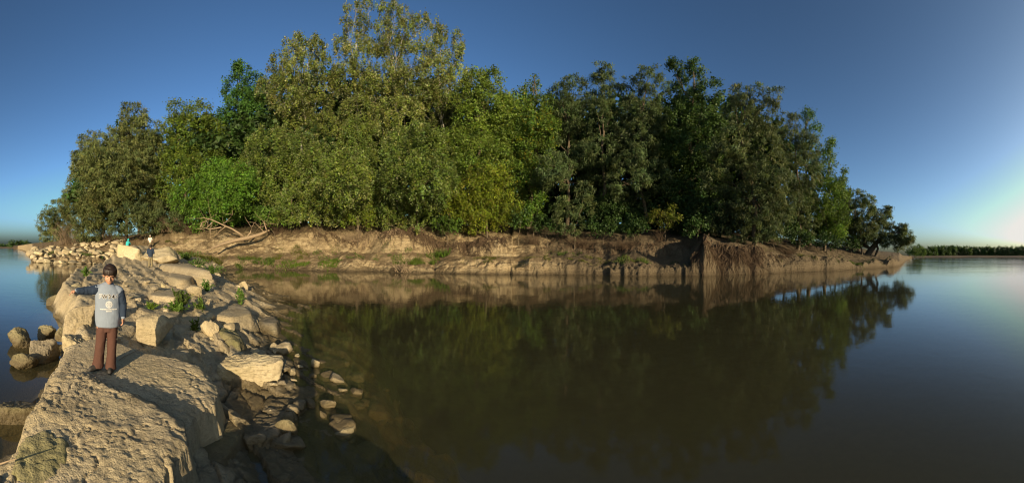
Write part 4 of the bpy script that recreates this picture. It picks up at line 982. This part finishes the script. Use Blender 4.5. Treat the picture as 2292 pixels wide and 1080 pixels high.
for (px0, px1, s0, s1, n, h, hue) in [(395, 500, .6, 5, 26, .5, G2), (530, 610, .6, 3.0, 13, .5, G1), (600, 780, .5, 2.4, 30, .34, (1.1, 1.25, .8)), (560, 700, 3, 6, 14, .35, G2), (700, 880, 2, 5.5, 16, .3, G1), (880, 1000, 1.5, 6, 14, .5, (1.1, 1.2, .8)),
        (960, 1000, 5, 6.5, 4, .8, (1, 1.3, .8)), (1030, 1180, 1, 4, 12, .25, G2), (1180, 1420, .8, 5, 22, .22, G2), (1370, 1450, 1.6, 4, 10, .4, G1), (1500, 1560, 1, 3, 4, .25, G3), (1700, 1860, 1, 6, 16, .25, G2), (1850, 2005, .8, 3, 26, .25, (1, 1.1, .8)), (100, 285, 1.5, 9, 16, .4, G1), (300, 420, 10, 15, 8, .3, G2), (1230, 1290, 5.4, 6.4, 5, .4, G1)]:
    for _ in range(n):
        p = ground(px0 + (px1 - px0) * rg.random(), s0 + (s1 - s0) * rg.random()); gp.append((p, .2 + .6 * rg.random(), int(25 + 80 * rg.random()), h * (.5 + .7 * rg.random()), hue))
blades(gp, 'bank_grass', 'short green grass and weeds scattered along the river bank', 31)
def weed(label, px, py, z, w, h, n, seed, hue=(1, 1, 1), kind='broad'):
    rng = np.random.default_rng(seed); p = at(px, py, z); p[2] = max(spit_at(p[0], p[1]), .05) - .02 if z < 2 else z
    d = math.hypot(p[0], p[1]); W_ = w / FP * d; H_ = h / FP * d
    root = empty('weed_plant', p); tag(root, label, 'weed'); t = Tubes(); lv = Leaves()
    for k in range(n):
        e = np.array([rng.normal(0, .27) * W_, rng.normal(0, .27) * W_, H_ * (.5 + .5 * rng.random())])
        c = bend(rng, rng.normal(0, .06, 3) * np.array([W_, W_, 0]), e, 6, .05, -.06); t.add(c, np.linspace(.006, .002, 6) * (1 + d * .05), 4)
        m = 26; i = rng.random(m) ** .7 * 4.99; j = i.astype(int); q = c[j] + (c[j + 1] - c[j]) * (i - j)[:, None]
        U = unit(rng.normal(0, 1, (m, 3)) + np.array([0, 0, .35])); Nn = unit(rng.normal(0, .5, (m, 3)) + np.array([0, 0, 1])); Wd = unit(np.cross(Nn, U))
        Ls = (.022 + .03 * rng.random((m, 1))) * (1 + d * .05)
        lv.add(q + U * Ls, U * Ls, Wd * Ls * .38, np.array(hue)[None] * np.exp(rng.normal(0, .25, (m, 1))))
    obj('stem', t.mesh('stem'), M['grass'], root).data.materials[0] = M['stem']; obj('leaves', lv.mesh('leaves', M[kind]), None, root)
M['stem'] = plain('green_stem', (0.12, 0.13, 0.04), 0.7)
WD = [('bushy yellow-green weed in the middle of the spit behind the big boulder', 405, 694, .5, 46, 48, 24, 'lime', (.55, .65, 1)),
      ('low green weed in the hollow behind the big smooth boulder', 392, 716, .35, 52, 22, 16, 'broad', (1, 1.1, 1)),
      ('green weed at the end of the whale-backed slab', 540, 688, .2, 24, 36, 12, 'broad', (.9, 1.05, 1)),
      ('dark green weed beside the pale boulder on the spit', 462, 662, .45, 22, 26, 12, 'broad', (.8, 1, 1)),
      ('grassy weed at the far edge of the spit over the water', 478, 606, .5, 46, 26, 26, 'broad', (.8, .9, 1)),
      ('green weed on the ridge slab with the undercut end', 446, 616, .5, 26, 18, 14, 'broad', (.8, .9, 1)),
      ('sprig of green leaves beyond the boy\'s outstretched arm', 192, 640, .3, 18, 22, 10, 'broad', (1.1, 1.3, 1)),
      ('small weed in the crack below the whale-backed slab', 450, 712, .3, 24, 20, 10, 'broad', (.9, .9, 1)),
      ('pale green sprig standing among the stones by the upright block', 438, 752, .25, 16, 26, 6, 'lime', (.7, .75, 1)),
      ('tiny bright weed beside the purple rag', 340, 706, .4, 22, 14, 9, 'broad', (1.3, 1.3, .8)),
      ('thin weed between two slabs halfway along the spit', 398, 642, .55, 16, 20, 8, 'broad', (.9, 1, 1)),
      ('green weeds on the gravel at the edge of the far crag', 415, 586, .7, 60, 18, 24, 'broad', (.75, .8, 1)),
      ('green weeds trailing from the long sloping slab', 445, 592, .7, 50, 22, 22, 'broad', (.75, .85, 1))]
for k, (lab, px, py, z, w, h, n, kind, hue) in enumerate(WD): weed(lab, px, py, z, w, h, n, 700 + k, hue, kind)
def stick(label, pts, r, name='dry_stick'):
    rng = np.random.default_rng(int(abs(pts[0][0]))); P = np.array([at(*p) for p in pts]); b = P[0].copy()
    if len(P) == 2: Q = bend(rng, P[0] - b, P[1] - b, 6, .05)
    else: Q = P - b
    t = Tubes(); t.add(Q, np.linspace(r, r * .45, len(Q)), 6); o = obj(name, t.mesh(name), M['dry_wood'], None, b); tag(o, label, 'stick')
stick('straight pale stick lying on the shaded slab next to the boy', ((268, 806, .58), (325, 778, .60)), .007)
stick('curved dry stick at the foot of the big smooth boulder', ((345, 800, .42), (372, 806, .46), (400, 818, .44)), .012)
stick('long thin dry stick by the cracked gravel near the big boulder', ((380, 838, .46), (455, 830, .40)), .008)
stick('short broken stick pointing up beside the big boulder', ((340, 808, .40), (352, 795, .50)), .010)
stick('thin pale reed lying across the gravel', ((400, 818, .45), (440, 812, .40)), .006)
stick('dark driftwood stick under the big boulder', ((322, 790, .40), (380, 800, .42)), .014)
stick('bent twig sticking out from the nearest slab over the dark water', ((-10, 1046, .5), (38, 1030, .62)), .008)
# purple rag beside the boulder
def rag():
    rng = np.random.default_rng(6); V, F = cube_lattice(10); p = at(318, 722, .42); d = math.hypot(p[0], p[1])
    X = unit(V) * np.array([.045, .035, .04]) ; X = X * (1 + .45 * fbm(X * 40, 3, 4))[:, None]
    p[2] = .46; o = obj('plastic_rag', mesh_np('plastic_rag', X, F), plain('purple_plastic', (.16, .05, .22), .5, .6, 25, .5, .4), None, p); tag(o, 'crumpled purple rag beside the big smooth boulder', 'rag')
rag()

# ------------------------------------------------------------------ people
class Solid:
    """overlapping tapered shapes fused into one continuous skin by a voxel remesh"""
    def __init__(s): s.bm = bmesh.new()
    def loft(s, rings, seg=16):
        """rings: centre, radius a, radius b, axis direction of the ring plane normal (optional)"""
        bm = s.bm; prev = None; n = len(rings)
        C = [Vector(r[0]) for r in rings]
        for k, r in enumerate(rings):
            t = (C[min(k + 1, n - 1)] - C[max(k - 1, 0)]).normalized()
            if len(r) > 3 and r[3] is not None: t = Vector(r[3]).normalized()
            x = Vector((1, 0, 0)); x = (x - t * x.dot(t))
            if x.length < .3: x = Vector((0, 1, 0)); x = x - t * x.dot(t)
            x.normalize(); y = t.cross(x)
            ring = [bm.verts.new(C[k] + x * (r[1] * math.cos(a)) + y * (r[2] * math.sin(a))) for a in [2 * math.pi * i / seg for i in range(seg)]]
            if prev:
                for i in range(seg): bm.faces.new((prev[i], prev[(i + 1) % seg], ring[(i + 1) % seg], ring[i]))
            else: bm.faces.new(ring[::-1])
            prev = ring
        bm.faces.new(prev)
    def limb(s, pts, rad, seg=12):
        """rounded tube through the points"""
        P = [Vector(p) for p in pts]; r = list(rad)
        d0 = (P[0] - P[1]).normalized(); d1 = (P[-1] - P[-2]).normalized()
        R_ = [(P[0] + d0 * r[0] * .8, r[0] * .45, r[0] * .45), (P[0] + d0 * r[0] * .4, r[0] * .85, r[0] * .85)] + [(p, q, q) for p, q in zip(P, r)] + [(P[-1] + d1 * r[-1] * .4, r[-1] * .85, r[-1] * .85), (P[-1] + d1 * r[-1] * .8, r[-1] * .45, r[-1] * .45)]
        s.loft(R_, seg)
    def ball(s, c, r, M3=None):
        mtx = Matrix.Translation(Vector(c)) @ (M3.to_4x4() if M3 else Matrix.Identity(4)) @ Matrix.Diagonal((*r, 1))
        bmesh.ops.create_uvsphere(s.bm, u_segments=18, v_segments=12, radius=1.0, matrix=mtx)
    def mesh(s, name, voxel, smooth=4, wrinkle=None):
        me = bpy.data.meshes.new(name + '_raw'); bmesh.ops.recalc_face_normals(s.bm, faces=s.bm.faces); s.bm.to_mesh(me); s.bm.free()
        o = bpy.data.objects.new('raw', me); COL.objects.link(o)
        m = o.modifiers.new('r', 'REMESH'); m.mode = 'VOXEL'; m.voxel_size = voxel
        if smooth: q = o.modifiers.new('s', 'SMOOTH'); q.factor = .5; q.iterations = smooth
        out = bpy.data.meshes.new_from_object(o.evaluated_get(bpy.context.evaluated_depsgraph_get()))
        bpy.data.objects.remove(o); bpy.data.meshes.remove(me); out.name = name
        n = len(out.vertices); co = np.empty(n * 3, np.float32); out.vertices.foreach_get('co', co); co = co.reshape(-1, 3)
        if wrinkle:
            no = np.empty(n * 3, np.float32); out.vertices.foreach_get('normal', no); no = no.reshape(-1, 3)
            amp, sc, sd = wrinkle
            w = fbm(co * np.array(sc), 3, sd); co = co + no * (amp * (1 - 2 * np.abs(w)) * .9)[:, None]
            out.vertices.foreach_set('co', co.astype(np.float32).ravel())
        out.polygons.foreach_set('use_smooth', np.ones(len(out.polygons), bool)); out.update()
        return out
def skin_b(nt, out, N, L):
    geo = N('ShaderNodeNewGeometry'); n = noise(N, L, geo.outputs['Position'], 40, 3)
    p = N('ShaderNodeBsdfPrincipled'); L(mix(N, L, n.outputs['Fac'], (0.42, 0.215, 0.125), (0.50, 0.27, 0.165)), p.inputs['Base Color'])
    p.inputs['Roughness'].default_value = .5; p.inputs['Subsurface Weight'].default_value = .15; p.inputs['Subsurface Radius'].default_value = (.01, .004, .002); p.inputs['Subsurface Scale'].default_value = .5
    L(p.outputs[0], out.inputs[0])
M['skin'] = mat('skin', skin_b)
M['hair'] = plain('dark_hair', (0.022, 0.013, 0.008), .45, .5, 120, .6, .4, .004)
M['shirt_grey'] = plain('grey_blue_jersey', (0.215, 0.25, 0.30), .9, .10, 60, .3, .1, .003)
M['navy'] = plain('navy_jersey', (0.027, 0.040, 0.065), .85, .2, 60, .3, .15, .003)
M['trouser'] = plain('brown_cotton', (0.092, 0.046, 0.034), .9, .15, 50, .3, .1, .003)
M['khaki'] = plain('khaki_cotton', (0.20, 0.165, 0.095), .9, .2, 30, .3, .1, .004)
M['white_cloth'] = plain('white_cotton', (0.62, 0.58, 0.52), .9, .08, 30, .3, .1, .004)
M['cyan_cloth'] = plain('turquoise_cloth', (0.045, 0.40, 0.40), .85, .15, 20, .3, .1, .004)
M['shoe'] = plain('dark_shoe', (0.045, 0.040, 0.034), .6, .5, 50, .4, .3, .004)
M['print_white'] = plain('white_print', (0.62, 0.60, 0.55), .8, .15, 80, .1, .1)
M['print_black'] = plain('black_print', (0.012, 0.012, 0.014), .8, .2, 80, .1, .1)
M['eye'] = plain('dark_eye', (0.03, 0.018, 0.012), .3, .2, 50, 0)

def hand(s, wrist, fwd, palm, side, k=1.0, curl=.5):
    """palm and five unequal bent fingers; side is the thumb's direction"""
    f = Vector(fwd).normalized(); u = Vector(palm).normalized(); sd = Vector(side).normalized(); w = Vector(wrist)
    s.loft([(w, .016 * k, .013 * k), (w + f * .025 * k, .026 * k, .012 * k), (w + f * .058 * k, .029 * k, .011 * k), (w + f * .066 * k, .024 * k, .009 * k)], 10) if abs(sd.x) > .7 else s.limb([w, w + f * .03 * k, w + f * .055 * k], [.015 * k, .022 * k, .021 * k])
    for j, (o, L_) in enumerate(((.024, .052), (.008, .06), (-.008, .056), (-.023, .044))):
        a = w + f * .060 * k + sd * o * k; c = curl * (1 + .15 * j)
        m1 = a + (f * math.cos(c * .6) + u * math.sin(c * .6)) * L_ * .5 * k; m2 = m1 + (f * math.cos(c * 1.5) + u * math.sin(c * 1.5)) * L_ * .5 * k
        s.limb([a, m1, m2], [.0078 * k, .0070 * k, .0058 * k], 8)
    a = w + f * .018 * k + sd * .022 * k; m1 = a + (f * .6 + sd * .8) * .028 * k + u * .006 * k; s.limb([a, m1, m1 + (f * .85 + sd * .3 + u * .3).normalized() * .026 * k], [.0100 * k, .0088 * k, .0068 * k], 8)

def boy_front():
    """the boy in the grey sweatshirt; local frame: facing -y, +x is to the picture's right"""
    px = 242; d = 4.05; p = polar(px, d); z0 = BOY_Z; p[2] = z0
    rot = -azim(px)
    S_ = Solid()
    tilt = Matrix.Rotation(R(15), 3, 'X') @ Matrix.Rotation(R(4), 3, 'Y')          # looks down
    hc = Vector((.022, -.035, 1.205)); Hd = lambda v: hc + tilt @ Vector(v)
    S_.ball(hc + tilt @ Vector((0, .012, .018)), (.076, .092, .092), tilt)
    S_.ball(Hd((0, -.020, -.045)), (.058, .068, .070), tilt)
    S_.ball(Hd((0, -.060, -.090)), (.026, .022, .020), tilt)          # chin
    S_.limb([Hd((0, -.088, -.010)), Hd((0, -.106, -.040))], [.008, .0125], 8)  # nose
    for sx in (-1, 1):
        S_.ball(Hd((sx * .038, -.058, -.045)), (.018, .016, .022), tilt)      # cheeks
        S_.ball(Hd((sx * .078, .012, -.022)), (.010, .020, .030), tilt)       # ears
        S_.limb([Hd((sx * .016, -.085, .010)), Hd((sx * .046, -.074, .008))], [.009, .008], 8)   # brow
    S_.limb([Hd((-.018, -.082, -.066)), Hd((0, -.087, -.066)), Hd((.018, -.082, -.066))], [.005, .007, .005], 8)   # mouth
    S_.limb([(.005, .02, 1.03), (.012, .0, 1.08), tuple(Hd((0, .01, -.06)))], [.046, .040, .042])
    S_.loft([((0, 0, .60), .10, .075), ((0, 0, .70), .115, .08), ((0, 0, .80), .105, .075), ((0, 0, .95), .125, .08), ((0, .005, 1.02), .12, .07), ((0.005, .01, 1.06), .06, .05)])
    ar = [(-.125, .0, 1.015), (-.265, -.045, 1.000), (-.385, -.105, 1.005)]; al = [(.135, .0, 1.01), (.185, .015, .83), (.188, -.045, .672)]
    S_.limb(ar, [.042, .032, .020]); S_.limb(al, [.042, .032, .020])
    hand(S_, ar[2], (-.80, -.35, -.18), (-.1, .1, -1), (.1, -.9, -.1), .92, .75)
    hand(S_, al[2], (.02, -.12, -1), (-1, -.1, 0), (-.1, -1, 0), .92, .6)
    lr = [(-.065, 0, .62), (-.095, -.015, .34), (-.118, .02, .075)]; ll = [(.058, 0, .62), (.052, -.02, .33), (.040, .01, .055)]
    for q in (lr, ll): S_.limb(q, [.075, .050, .034])
    body = obj('person', S_.mesh('person', .0066, 3), M['skin'], None, p); body.rotation_euler = (0, 0, rot)
    tag(body, 'boy in a grey lettered sweatshirt and brown trousers, one arm stretched out', 'person')
    # eyes, brows
    for sx in (-1, 1):
        e = Solid(); e.ball(Hd((sx * .031, -.078, -.006)), (.010, .005, .0035), tilt); obj('eye', e.mesh('eye', .002, 0), M['eye'], body)
        e = Solid(); e.limb([Hd((sx * .014, -.094, .013)), Hd((sx * .032, -.091, .018)), Hd((sx * .050, -.078, .012))], [.0022, .0028, .002], 6); obj('eyebrow', e.mesh('eyebrow', .002, 1), M['hair'], body)
    # hair: a thick cap with a straight fringe
    h = Solid()
    h.ball(Hd((0, .018, .034)), (.086, .098, .092), tilt); h.ball(Hd((0, .045, -.010)), (.076, .072, .070), tilt)
    for k in range(15):
        a = R(-66 + 132 * k / 14); x = math.sin(a) * .080; y = -math.cos(a) * .092 + .016
        h.limb([Hd((x * .95, y * .9, .070)), Hd((x * 1.04, y * 1.04, .038)), Hd((x * 1.05, y * 1.07, .016 - .012 * abs(math.sin(a)) + .006 * ((k * 7) % 3 - 1)))], [.017, .015, .009], 7)
    obj('hair', h.mesh('hair', .0052, 2, (.004, (90, 90, 22), 5)), M['hair'], body)
    # sweatshirt
    t = Solid()
    t.loft([((0, .0, .555), .138, .098), ((0, .0, .565), .150, .108), ((0, 0, .60), .152, .112), ((0, .0, .63), .158, .115), ((0, 0, .72), .160, .113), ((0, 0, .84), .156, .108), ((0, 0, .95), .160, .105), ((0, .005, 1.02), .150, .092), ((.004, .01, 1.06), .110, .075), ((.008, .012, 1.085), .070, .060), ((.010, .012, 1.10), .054, .054)], 28)
    t.limb([(-.10, .0, 1.02), (-.15, -.005, 1.012)], [.058, .060]); t.limb([(.10, .0, 1.015), (.142, .0, .99)], [.058, .060])
    sw = obj('sweatshirt', t.mesh('sweatshirt', .0068, 4, (.0045, (9, 9, 7), 12)), M['shirt_grey'], body)
    for q, nm in ((ar, 0), (al, 1)):
        a, e, w = (Vector(v) for v in q); s2 = Solid()
        w2 = e.lerp(w, .86)
        s2.limb([a.lerp(e, .12), a.lerp(e, .55), e, e.lerp(w, .5), w2], [.060, .055, .049, .043, .037], 16)
        sl_ = obj('sleeve', s2.mesh('sleeve', .005, 4, (.006, (18, 18, 18), 21 + nm)), M['navy'], body)
        c = Solid(); c.limb([e.lerp(w, .80), w], [.034, .029], 14); obj('cuff', c.mesh('cuff', .0045, 2), M['shirt_grey'], sl_)
        st = Solid(); dn = Vector((0, 0, 1)) if nm == 0 else Vector((.9, -.35, .1))
        if nm == 0: st.limb([a + dn * .050, a.lerp(e, .55) + dn * .050, e + dn * .044, e.lerp(w, .6) + dn * .036], [.010, .010, .009, .008], 8)
        else: st.limb([e + dn * .046, e.lerp(w, .4) + dn * .041, e.lerp(w, .75) + dn * .037], [.007, .007, .006], 8)
        obj('sleeve_stripe', st.mesh('sleeve_stripe', .004, 2), M['print_white'], sl_)
    # trousers: straight, flared at the hem
    t = Solid()
    t.loft([((0, 0, .665), .118, .090), ((0, 0, .60), .125, .095), ((0, 0, .55), .122, .092), ((-.002, 0, .50), .108, .082)], 22)
    t.loft([((-.064, 0, .62), .070, .086), ((-.070, -.003, .52), .070, .080), ((-.090, -.012, .36), .060, .066), ((-.102, -.005, .22), .060, .064), ((-.116, .012, .10), .066, .072), ((-.124, .018, .050), .073, .082)], 18)
    t.loft([((.060, 0, .62), .068, .086), ((.056, -.003, .52), .068, .080), ((.052, -.016, .36), .057, .064), ((.047, -.010, .22), .055, .062), ((.040, .004, .09), .061, .070), ((.038, .006, .030), .068, .080)], 18)
    obj('trousers', t.mesh('trousers', .0075, 3, (.006, (10, 10, 5), 31)), M['trouser'], body)
    for (x, y, ang, dz) in ((-.125, .0, -52, .018), (.040, -.005, -8, .0)):
        t = Solid(); c, sn = math.cos(R(ang)), math.sin(R(ang)); f = Vector((sn, -c, 0)); g = Vector((c, sn, 0)); o_ = Vector((x, y, dz))
        t.limb([o_ - f * .035 + Vector((0, 0, .040)), o_ + f * .03 + Vector((0, 0, .036)), o_ + f * .11 + Vector((0, 0, .026))], [.034, .036, .028], 12)
        t.limb([o_ - f * .03 + Vector((0, 0, .035)), o_ - f * .01 + Vector((0, 0, .075))], [.034, .036], 12)
        t.limb([o_ - f * .045 + Vector((0, 0, .012)), o_ + f * .05 + g * .004 + Vector((0, 0, .012)), o_ + f * .125 + Vector((0, 0, .014))], [.026, .030, .020], 10)
        obj('shoe', t.mesh('shoe', .0045, 3), M['shoe'], body)
    # print on the chest, laid on the cloth
    me = sw.data; bvh = BVHTree.FromPolygons([v.co.copy() for v in me.vertices], [tuple(q.vertices) for q in me.polygons])
    def onto(x, z, off):
        h_ = bvh.ray_cast(Vector((x, -.6, z)), Vector((0, 1, 0)))[0]
        return Vector((x, (h_.y if h_ else -.1) - off, z))
    def printed(name, V2, F2, off, mt):
        V3 = [onto(x, z, off) for x, z in V2]; m = bpy.data.meshes.new(name); m.from_pydata(V3, [], F2); m.update(); obj(name, m, M[mt], sw)
    def letter(ch, x, z, size, fat, off, mt, name='lettering'):
        cu = bpy.data.curves.new('l', 'FONT'); cu.body = ch; cu.size = size; cu.offset = fat; cu.align_x = 'CENTER'; cu.resolution_u = 3; cu.fill_mode = 'FRONT'
        o = bpy.data.objects.new('l', cu); COL.objects.link(o); m = bpy.data.meshes.new_from_object(o.evaluated_get(bpy.context.evaluated_depsgraph_get()))
        bpy.data.objects.remove(o); bpy.data.curves.remove(cu)
        bm = bmesh.new(); bm.from_mesh(m); bmesh.ops.triangulate(bm, faces=bm.faces)
        for _ in range(2): bmesh.ops.subdivide_edges(bm, edges=[e for e in bm.edges if e.calc_length() > .012], cuts=1)
        bmesh.ops.triangulate(bm, faces=bm.faces); bm.verts.index_update()
        V2 = [(x + v.co.x, z + v.co.y) for v in bm.verts]; F2 = [[v.index for v in f.verts] for f in bm.faces]; bm.free(); bpy.data.meshes.remove(m)
        printed(name, V2, F2, off, mt)
    for ch, x, wt in (('P', -.092, 0), ('W', -.040, 1), ('3', .020, 1), ('4', .064, 1), ('6', .108, 0)):
        letter(ch, x, .918, .066, .0052, .0035, 'print_white')
        letter(ch, x, .918, .066, .0012, .0050, 'print_black' if wt else 'shirt_grey')
    n = 28
    def ring(r0, r1, off, mt, name='emblem', cx=.014, cz=.845):
        V2 = [(cx + r * math.cos(2 * math.pi * i / n), cz + r * math.sin(2 * math.pi * i / n)) for r in (r0, r1) for i in range(n)]
        printed(name, V2, [(i, (i + 1) % n, n + (i + 1) % n, n + i) for i in range(n)], off, mt)
    ring(.028, .042, .0035, 'print_white'); ring(.002, .020, .0035, 'print_white'); ring(.008, .012, .0048, 'shirt_grey'); ring(.034, .036, .0048, 'shirt_grey')
    rr = np.random.default_rng(2)
    def line(x0, x1, z, h):
        x = x0
        while x < x1:
            w = h * (.5 + .5 * rr.random()); printed('lettering', [(x, z), (x + w, z), (x + w, z + h), (x, z + h)], [(0, 1, 2, 3)], .0035, 'print_white'); x += w + h * .22
    line(-.095, .100, .780, .013); line(-.022, .040, .757, .012)
BOY_Z = .56
def plain_person(label, loc, face, H, cloth, cut_h, pose='stand', hat=False, hair='hair', shirt='navy', legs='khaki'):
    """smaller figures; face = azimuth the figure looks at"""
    k = H / 1.33; S_ = Solid(); v = lambda *q: tuple(c * k for c in q)
    S_.ball(v(0, -.01, 1.235), v(.075, .09, .098)); S_.ball(v(0, -.05, 1.19), v(.05, .05, .06)); S_.limb([v(0, .01, 1.05), v(0, 0, 1.16)], [.045 * k, .042 * k]); S_.limb([v(0, -.10, 1.22), v(0, -.11, 1.20)], [.01 * k, .012 * k], 8)
    for sx in (-1, 1): S_.ball(v(sx * .077, 0, 1.225), v(.01, .018, .028))
    S_.loft([(v(0, 0, .60), .10 * k, .08 * k), (v(0, 0, .8), .105 * k, .08 * k), (v(0, 0, .95), .13 * k, .085 * k), (v(0, 0, 1.05), .08 * k, .06 * k)])
    A = {'stand': ([(-.15, 0, 1.02), (-.20, .03, .82), (-.17, -.10, .70)], [(.15, 0, 1.02), (.20, .03, .82), (.17, -.10, .70)]),
         'hold': ([(-.15, 0, 1.02), (-.20, .02, .82), (-.10, -.16, .78)], [(.15, 0, 1.02), (.20, .02, .82), (.12, -.18, .76)])}[pose]
    for sx, arm in zip((-1, 1), A):
        P = [v(*q) for q in arm]; S_.limb(P, [.045 * k, .034 * k, .022 * k]); f = (Vector(P[2]) - Vector(P[1])).normalized()
        hand(S_, P[2], f, (-sx, 0, -.2), (0, -.9, .3), k * .95, .6)
        S_.limb([v(sx * .068, 0, .62), v(sx * .075, -.01, .34), v(sx * .085, .01, .06)], [.075 * k, .05 * k, .036 * k])
    body = obj('person', S_.mesh('person', .016 * k, 3), M['skin'], None, loc); body.rotation_euler = (0, 0, face); tag(body, label, 'person')
    t = Solid(); t.loft([(v(0, 0, .58), .135 * k, .10 * k), (v(0, 0, .70), .14 * k, .105 * k), (v(0, 0, .92), .158 * k, .105 * k), (v(0, 0, 1.02), .14 * k, .09 * k), (v(0, .01, 1.08), .07 * k, .06 * k)], 20)
    for sx, arm in zip((-1, 1), A):
        a, e, w = (Vector(v(*q)) for q in arm); t.limb([a.lerp(e, -.2), a.lerp(e, .5), e.lerp(w, .05)], [.060 * k, .058 * k, .052 * k])
    obj('shirt', t.mesh('shirt', .017 * k, 3, (.005 * k, (9, 9, 7), 3)), M[shirt], body)
    t = Solid(); t.loft([(v(0, 0, .66), .12 * k, .095 * k), (v(0, 0, .56), .125 * k, .095 * k), (v(0, 0, .50), .11 * k, .085 * k)], 18)
    for sx in (-1, 1): t.loft([(v(sx * .064, 0, .60), .07 * k, .085 * k), (v(sx * .072, -.01, .36), .062 * k, .068 * k), (v(sx * .085, .01, .03), .056 * k, .066 * k)], 14)
    obj('trousers', t.mesh('trousers', .017 * k, 2, (.006 * k, (10, 10, 5), 4)), M[legs], body)
    for sx in (-1, 1):
        t = Solid(); t.limb([v(sx * .085, .03, .035), v(sx * .092, -.04, .034), v(sx * .10, -.10, .026)], [.036 * k, .036 * k, .026 * k]); obj('shoe', t.mesh('shoe', .011 * k, 2), M['shoe'], body)
    h = Solid()
    if hat:
        h.ball(v(0, 0, 1.285), v(.088, .10, .065)); h.loft([(v(0, -.05, 1.272), .085 * k, .10 * k, (0, -.1, 1)), (v(0, -.052, 1.288), .085 * k, .10 * k, (0, -.1, 1))], 16); obj('hat', h.mesh('hat', .007 * k, 1), M['white_cloth'], body)
    else:
        h.ball(v(0, .02, 1.262), v(.085, .095, .085)); h.ball(v(0, .04, 1.215), v(.074, .062, .07)); obj('hair', h.mesh('hair', .010 * k, 1, (.004 * k, (80, 80, 25), 6)), M['hair'], body)
    return body
def look(px): return -azim(px)
boy_front()
p = polar(337, 21.2); p[2] = spit_at(p[0], p[1]) - .02
plain_person('boy in a navy shirt and khaki trousers walking away along the spit', p, look(337) + math.pi + .15, 1.46, None, 0, 'hold', shirt='navy', legs='khaki')
p = polar(336, 44.0); aa = np.array([azim(336)]); p[2] = float(island_z(aa, np.array([44.0]) - shore(aa))[0])
p[2] = max(p[2], 2.0)
plain_person('man in a white shirt and white cap standing on the far earth slope', p, look(336), 1.72, None, 0, 'stand', hat=True, shirt='white_cloth', legs='khaki')
def crouching():
    k = 1.2; p = lift(286, 556, 36.5); rot = look(286) + math.pi * .85
    S_ = Solid(); v = lambda *q: tuple(c * k for c in q)
    S_.ball(v(0, -.16, .80), v(.078, .09, .10)); S_.limb([v(0, -.06, .66), v(0, -.12, .75)], [.045 * k, .042 * k]); S_.loft([(v(0, .10, .30), .12 * k, .10 * k), (v(0, .05, .48), .13 * k, .10 * k), (v(0, -.03, .64), .12 * k, .08 * k)])
    for sx in (-1, 1):
        S_.limb([v(sx * .08, .10, .30), v(sx * .11, -.22, .42), v(sx * .10, -.12, .06)], [.075 * k, .055 * k, .038 * k])
        S_.limb([v(sx * .15, -.02, .62), v(sx * .18, -.16, .45), v(sx * .08, -.30, .42)], [.042 * k, .034 * k, .022 * k]); hand(S_, v(sx * .08, -.30, .42), (-sx * .5, -.8, -.2), (0, 0, -1), (-sx * .5, 0, .8), k, .6)
    b = obj('person', S_.mesh('person', .016, 3), M['skin'], None, p); b.rotation_euler = (0, 0, rot); tag(b, 'person in a turquoise top crouching behind the far crag', 'person')
    t = Solid(); t.loft([(v(0, .12, .26), .15 * k, .12 * k), (v(0, .07, .45), .165 * k, .13 * k), (v(0, -.02, .63), .155 * k, .105 * k), (v(0, -.06, .70), .08 * k, .07 * k)], 18)
    for sx in (-1, 1): t.limb([v(sx * .13, -.02, .62), v(sx * .18, -.15, .46)], [.065 * k, .055 * k])
    t.ball(v(0, -.13, .83), v(.095, .11, .12))
    obj('hooded_top', t.mesh('hooded_top', .018, 3, (.006, (8, 8, 8), 2)), M['cyan_cloth'], b)
    t = Solid()
    for sx in (-1, 1): t.limb([v(sx * .08, .10, .30), v(sx * .11, -.22, .42), v(sx * .10, -.12, .08)], [.085 * k, .068 * k, .055 * k])
    obj('trousers', t.mesh('trousers', .018, 2), M['khaki'], b)
crouching()
p = np.array([.20, -.28, .50])
plain_person('photographer standing behind the camera, whose long shadow lies on the shallows', p, 2.5, 1.70, None, 0, 'hold', shirt='navy', legs='khaki')
